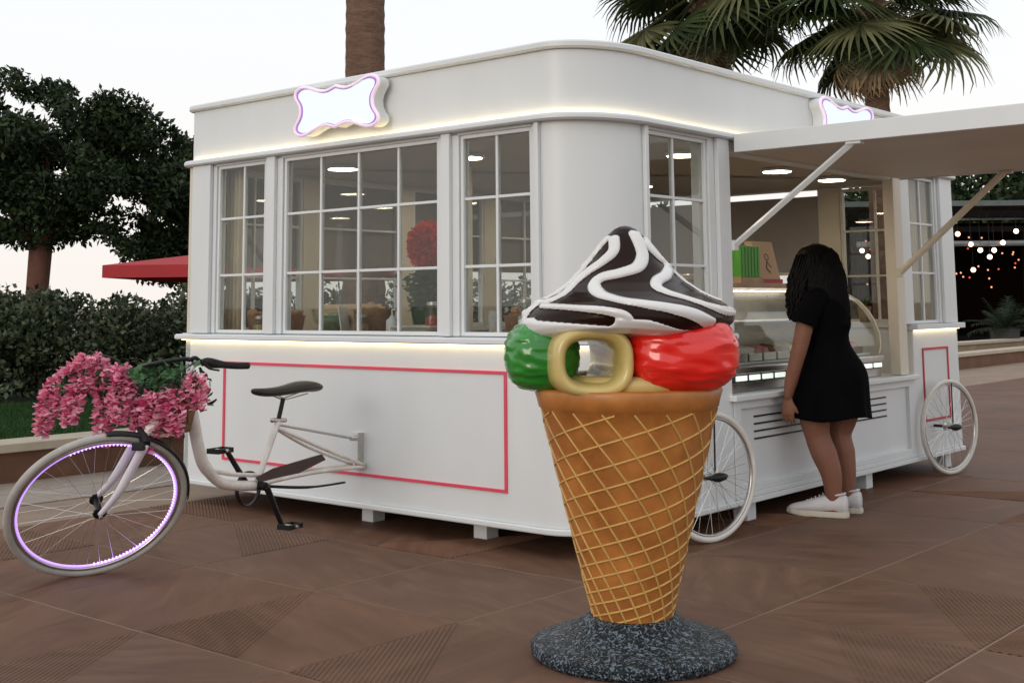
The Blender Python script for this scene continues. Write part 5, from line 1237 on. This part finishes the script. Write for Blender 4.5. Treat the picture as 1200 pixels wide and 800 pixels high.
def palm(x, y, hgt, rt, label, nf, nd, seed, sc=1, lean=(0, 0), group=None, aim=None):
    root = empty('fan_palm', (x, y, 0), label=label, cat='palm tree', group=group); rr = random.Random(seed)
    top = Vector((lean[0], lean[1], hgt)); pts = []; rs = []; m = int(hgt / .07)
    for k in range(m + 1):
        t = k / m; pts.append(Vector((lean[0] * t, lean[1] * t, -.05 + hgt * t))); rs.append(rt * (1.15 - .25 * t) * (1 + .035 * (k % 2)) * rr.uniform(.985, 1.015) + (.10 * max(0, .12 - t)))
    MB().tube(pts, rs, n=22).build('trunk', M_bark2, root, smooth=False)
    # dry leaf bases round the head of the trunk
    for k in range(16):
        a = k * 2.39996; z = hgt - .10 - .035 * k; c = Vector((lean[0] * z / hgt, lean[1] * z / hgt, z)); d = Vector((math.cos(a), math.sin(a), .9))
        MB().tube([c + d * rt * .6, c + d * rt * 1.3 + Vector((0, 0, .05)), c + Vector((d.x, d.y, 0)) * (rt + .16) + Vector((0, 0, .22))], [.035, .028, .012], n=5).build('leaf_base', PD, root)
    for k in range(nf):
        a = k * 2.39996 + rr.uniform(-.2, .2); el = R(75) - (k / nf) * R(125) + rr.uniform(-.12, .12)
        o = bpy.data.objects.new('frond', pm[rr.randrange(4) if rr.random() < .75 else 0]); C.objects.link(o); o.parent = root
        o.location = top + Vector((0, 0, .05 - .25 * k / nf)); o.rotation_euler = (rr.uniform(-.5, .5), -el, a); o.scale = (sc * rr.uniform(.85, 1.12),) * 3
    for k in range(nd):
        a = k * 2.39996 * 1.1; el = -R(rr.uniform(50, 82))
        o = bpy.data.objects.new('dry_frond', pdm[k % 2]); C.objects.link(o); o.parent = root
        o.location = top + Vector((0, 0, -.28 - .12 * rr.random())); o.rotation_euler = (rr.uniform(-.3, .3), -el, a); o.scale = (sc * rr.uniform(.55, .85),) * 3
palm(3.92, 13.2, 4.66, .13, 'fan palm with dry brown fronds under its crown above the lit sign on the right', 50, 34, 5, .96)
palm(2.25, 14.2, 5.05, .16, 'dense dark fan palm rising above the middle of the kiosk roof', 46, 7, 9, 1.08)
palm(-1.43, 12.0, 7.6, .185, 'tall bare palm trunk rising behind the kiosk next to the lit sign', 30, 12, 14, 1.1)

# ============================================================ RED PARASOL
pr = empty('red_parasol', (-2.28, 13.4, 0), label='large flat crimson parasol sticking out behind the left end of the kiosk', cat='parasol')
M_par = mat('crimson_canvas', (.40, .028, .035), .8, var=.1, vscale=4)
V = [(-1.66, -1.4, 1.56), (1.66, -1.4, 1.56), (1.66, 1.4, 1.56), (-1.66, 1.4, 1.56), (-1.66, -1.4, 1.68), (1.66, -1.4, 1.68), (1.66, 1.4, 1.68), (-1.66, 1.4, 1.68), (0, 0, 1.95)]
o = MB().add(V, [(0, 1, 5, 4), (1, 2, 6, 5), (2, 3, 7, 6), (3, 0, 4, 7), (4, 5, 8), (5, 6, 8), (6, 7, 8), (7, 4, 8)]).build('canopy_cloth', M_par, pr)
q = o.modifiers.new('t', 'SOLIDIFY'); q.thickness = .01
MB().tube([(0, 0, .2), (0, 0, 1.93)], .025).build('pole', M_steel, pr); BOX('base_slab', -.3, .3, -.3, .3, 0.2, .27, mat('grey_concrete', (.3, .3, .3), .8), pr)
for sx in (-1, 1):
    for sy in (-1, 1): MB().tube([(0, 0, 1.91), (1.62 * sx, 1.37 * sy, 1.66)], .010, n=5).build('rib', M_steel, pr)

# ============================================================ RESTAURANT AT THE FAR RIGHT
def restaurant():
    root = empty('restaurant_pavilion', (14.5, 33, 0), 0, label='dark open restaurant pavilion with black beams at the far right', cat='building')
    dk = mat('dark_timber', (.006, .005, .005), .7, var=.3, spec=.08); gl = mat('grey_roof_glass', (.10, .12, .12), .3, var=.2); rdw = mat('dark_red_wall', (.007, .002, .002), .8, var=.5, vscale=1.0, spec=.05)
    X0, X1 = -5.5, 12.0
    BOX('back_wall', X0, X1, 5, 5.3, 0, 3.6, rdw, root); BOX('side_wall', X0, X0 + .3, 0.5, 5, 0, 3.6, dk, root)
    BOX('floor_slab', X0, X1, 0, 5, 0, .32, dk, root)
    BOX('roof', X0 - .3, X1, -.4, 5.4, 3.72, 3.86, gl, root)
    rf = BOX('roof_edge', .6, X1, -.62, -.45, 4.0, 4.12, mat('pale_metal_edge', (.38, .40, .40), .4), root)
    BOX('beam', X0 - .3, X1, -.42, -.2, 3.42, 3.60, dk, root); BOX('beam', X0 - .3, X1, -.2, 0, 3.05, 3.2, dk, root)
    MB().tube([(X0, -.35, 2.74), (-.9, -.35, 2.74)], .075, 8).build('pipe', mat('grey_pipe', (.16, .17, .18), .4), root)
    MB().tube([(-.6, -.35, 2.79), (X1, -.35, 2.84)], .085, 8).build('pipe', mat('grey_pipe', (.16, .17, .18), .4), root)
    for x in (X0 + .15, -1.0, 3.2, 7.4, 11.6): BOX('column', x - .09, x + .09, -.2, 0, .32, 3.05, dk, root)
    for k in range(9): BOX('roof_louvre', 1.6 + k * .55, 1.95 + k * .55, 1.0, 1.05, 3.22, 3.32, gl, root, bevel=0)
    for k, x in enumerate((-3.5, -.2, 2.3, 4.8)):
        t = empty('dining_table', (14.5 + x, 35.0, .32), label=['dark dining table deep in the pavilion, leftmost', 'dark dining table deep in the pavilion, second from the left', 'dark dining table deep in the pavilion, third from the left', 'dark dining table deep in the pavilion, rightmost'][k], cat='table', group='tables in the pavilion')
        BOX('table_top', -.5, .5, -.4, .4, .72, .76, dk, t)
        for sx in (-.42, .42):
            for sy in (-.32, .32): BOX('leg', sx - .03, sx + .03, sy - .03, sy + .03, 0, .72, dk, t, bevel=0)
restaurant()
M_bulb = mat('warm_bulb', (1, .8, .6), emit=4, ecol=(1, .62, .45))
def far(px, py, Y):   # the direction of a lamp hung at depth Y
    X = (px - 600) / FPX; Z = (357 - py) / FPX; return Vector((X * Y * 1.0, Y, 1.27 + Z * Y))
BL = [(11.55, 32.4, 2.98), (11.95, 32.6, 2.72), (12.15, 32.5, 2.56), (12.35, 32.4, 2.38), (12.55, 32.6, 2.56), (12.75, 32.5, 2.75), (13.15, 32.6, 3.05), (12.2, 33.2, 2.07), (9.05, 32.4, 2.57), (9.2, 32.4, 2.42), (9.42, 32.5, 2.28), (9.55, 32.5, 2.42), (13.9, 32.6, 3.0), (14.5, 32.6, 2.6), (10.4, 32.5, 2.6), (10.8, 32.5, 2.9)]
g = empty('festoon_lights', (11.5, 32.5, 0), label='strings of warm round bulbs hanging in front of the dark pavilion', cat='festoon lights')
for k, p in enumerate(BL):
    q = Vector(p) - Vector((11.5, 32.5, 0)); bb = MB().ellipsoid(q, .065, .065, .065, 12, 8).build('bulb', M_bulb, g, smooth=True)
    MB().tube([q + Vector((0, 0, .08)), q + Vector((0, 0, 3.5 - q.z))], .006, n=4).build('cord', M_black, bb)
g2 = empty('fairy_lights', (13, 37, 0), label='tiny amber and red lights deep inside the dark pavilion', cat='fairy lights')
M_tiny = [mat('tiny_amber', (1, .5, .25), emit=1.2, ecol=(1, .42, .2)), mat('tiny_red', (1, .1, .08), emit=.9, ecol=(1, .10, .06))]
rr = random.Random(6)
for k in range(80):
    MB().ellipsoid((rr.uniform(-3.2, 6), rr.uniform(-.5, .5), rr.uniform(1.6, 3.1)), .028, .028, .028, 8, 6).build('tiny_bulb', M_tiny[k % 4 == 0], g2)
# low wall in front of the pavilion
rw = empty('low_wall', (8.6, 25.55, 0), math.atan2(2.44, 2.30), label='low tan wall with pale coping in front of the far pavilion', cat='wall')
M_tan = mat('tan_render', (.34, .22, .14), .8, var=.2, vscale=2)
BOX('wall_body', -1.5, 14, 0, .3, 0, .34, M_tan, rw, bevel=0)
for k in range(15): BOX('coping_stone', -1.5 + k * 1.03, -.48 + k * 1.03, -.04, .36, .341, .40, M_cop, rw)
# potted plants behind the low wall
L_dk = leafmat('dark_cycad_leaf', (.008, .016, .008), (.025, .045, .02))
def cycad(x, y, s, lab, n=26):
    e = empty('potted_cycad', (x, y, .0), label=lab, cat='potted plant', group='potted plants by the pavilion')
    MB().lathe([(0, .0), (.22 * s, 0), (.30 * s, .30 * s), (.34 * s, .62 * s), (.30 * s, .62 * s), (.28 * s, .55 * s), (0, .55 * s)], 20).build('pot', mat('dark_clay_pot', (.035, .028, .026), .6), e, smooth=True)
    rr = random.Random(int(x * 10))
    for k in range(n):
        a = k * 2.4; el = rr.uniform(.3, 1.3); L = s * rr.uniform(.8, 1.15); V = []; F = []
        pts = [Vector((math.cos(a) * math.cos(el) * L * t, math.sin(a) * math.cos(el) * L * t, .55 * s + math.sin(el) * L * t - .5 * L * t * t * math.cos(el))) for t in np.linspace(0, 1, 9)]
        for j in range(1, 9):
            d = (pts[j] - pts[j - 1]).normalized(); sd_ = Vector((-math.sin(a), math.cos(a), 0))
            for sg in (-1, 1):
                for h2 in (0, .5):
                    p = pts[j - 1].lerp(pts[j], h2); b0 = len(V); l_ = .26 * s * math.sin(PI * (j - .3) / 9)
                    V += [p, p + d * .03, p + sd_ * sg * l_ + d * .12 * s - Vector((0, 0, .04))]; F.append((b0, b0 + 1, b0 + 2))
        mbx = MB().add(V, F); mbx.tube(pts, .008, n=4); mbx.build('frond', L_dk, e)
cycad(11.3, 29.0, 1.0, 'potted spiky palm in a dark pot in front of the pavilion, nearest the kiosk')
cycad(12.6, 30.0, .9, 'potted spiky palm in a dark pot further right by the pavilion')
# trees behind the pavilion
def bigtree(x, y, hz, R_, lab, seed, n=12000):
    root = empty('broadleaf_tree', (x, y, 0), label=lab, cat='tree', group='trees behind the pavilion'); rr = random.Random(seed)
    MB().tube([(0, 0, 0), (.1, 0, hz * .5), (0, 0, hz)], [.3, .22, .12], n=8).build('trunk', M_bark, root)
    lb_ = MB()
    for k in range(6):
        a = k * 1.05; lb_.tube([(0, 0, hz * .6), (R_[0] * .4 * math.cos(a), R_[1] * .4 * math.sin(a), hz * .85), (R_[0] * .8 * math.cos(a), R_[1] * .8 * math.sin(a), hz + .3)], [.14, .09, .04], n=6)
    lb_.build('limb', M_bark, root)
    foliage('crown', L_ficus, rb(0, 0, hz + .2, R_, 34, .5, .9, seed), n, .30, root, seed=seed)
bigtree(18.2, 42, 4.6, (3.4, 2.0, 1.5), 'dark tree behind the pavilion at the right edge', 41)
bigtree(13.6, 44, 4.2, (1.6, 1.5, 1.0), 'smaller dark tree behind the pavilion, left one', 42, 7000)
bigtree(26, 44, 5.0, (4, 2.5, 2), 'dark tree behind the pavilion outside the right edge', 43, 9000)
bigtree(6.0, 46, 3.4, (3.4, 2.0, 1.2), 'dark tree far behind the kiosk seen through its windows', 44, 9000)
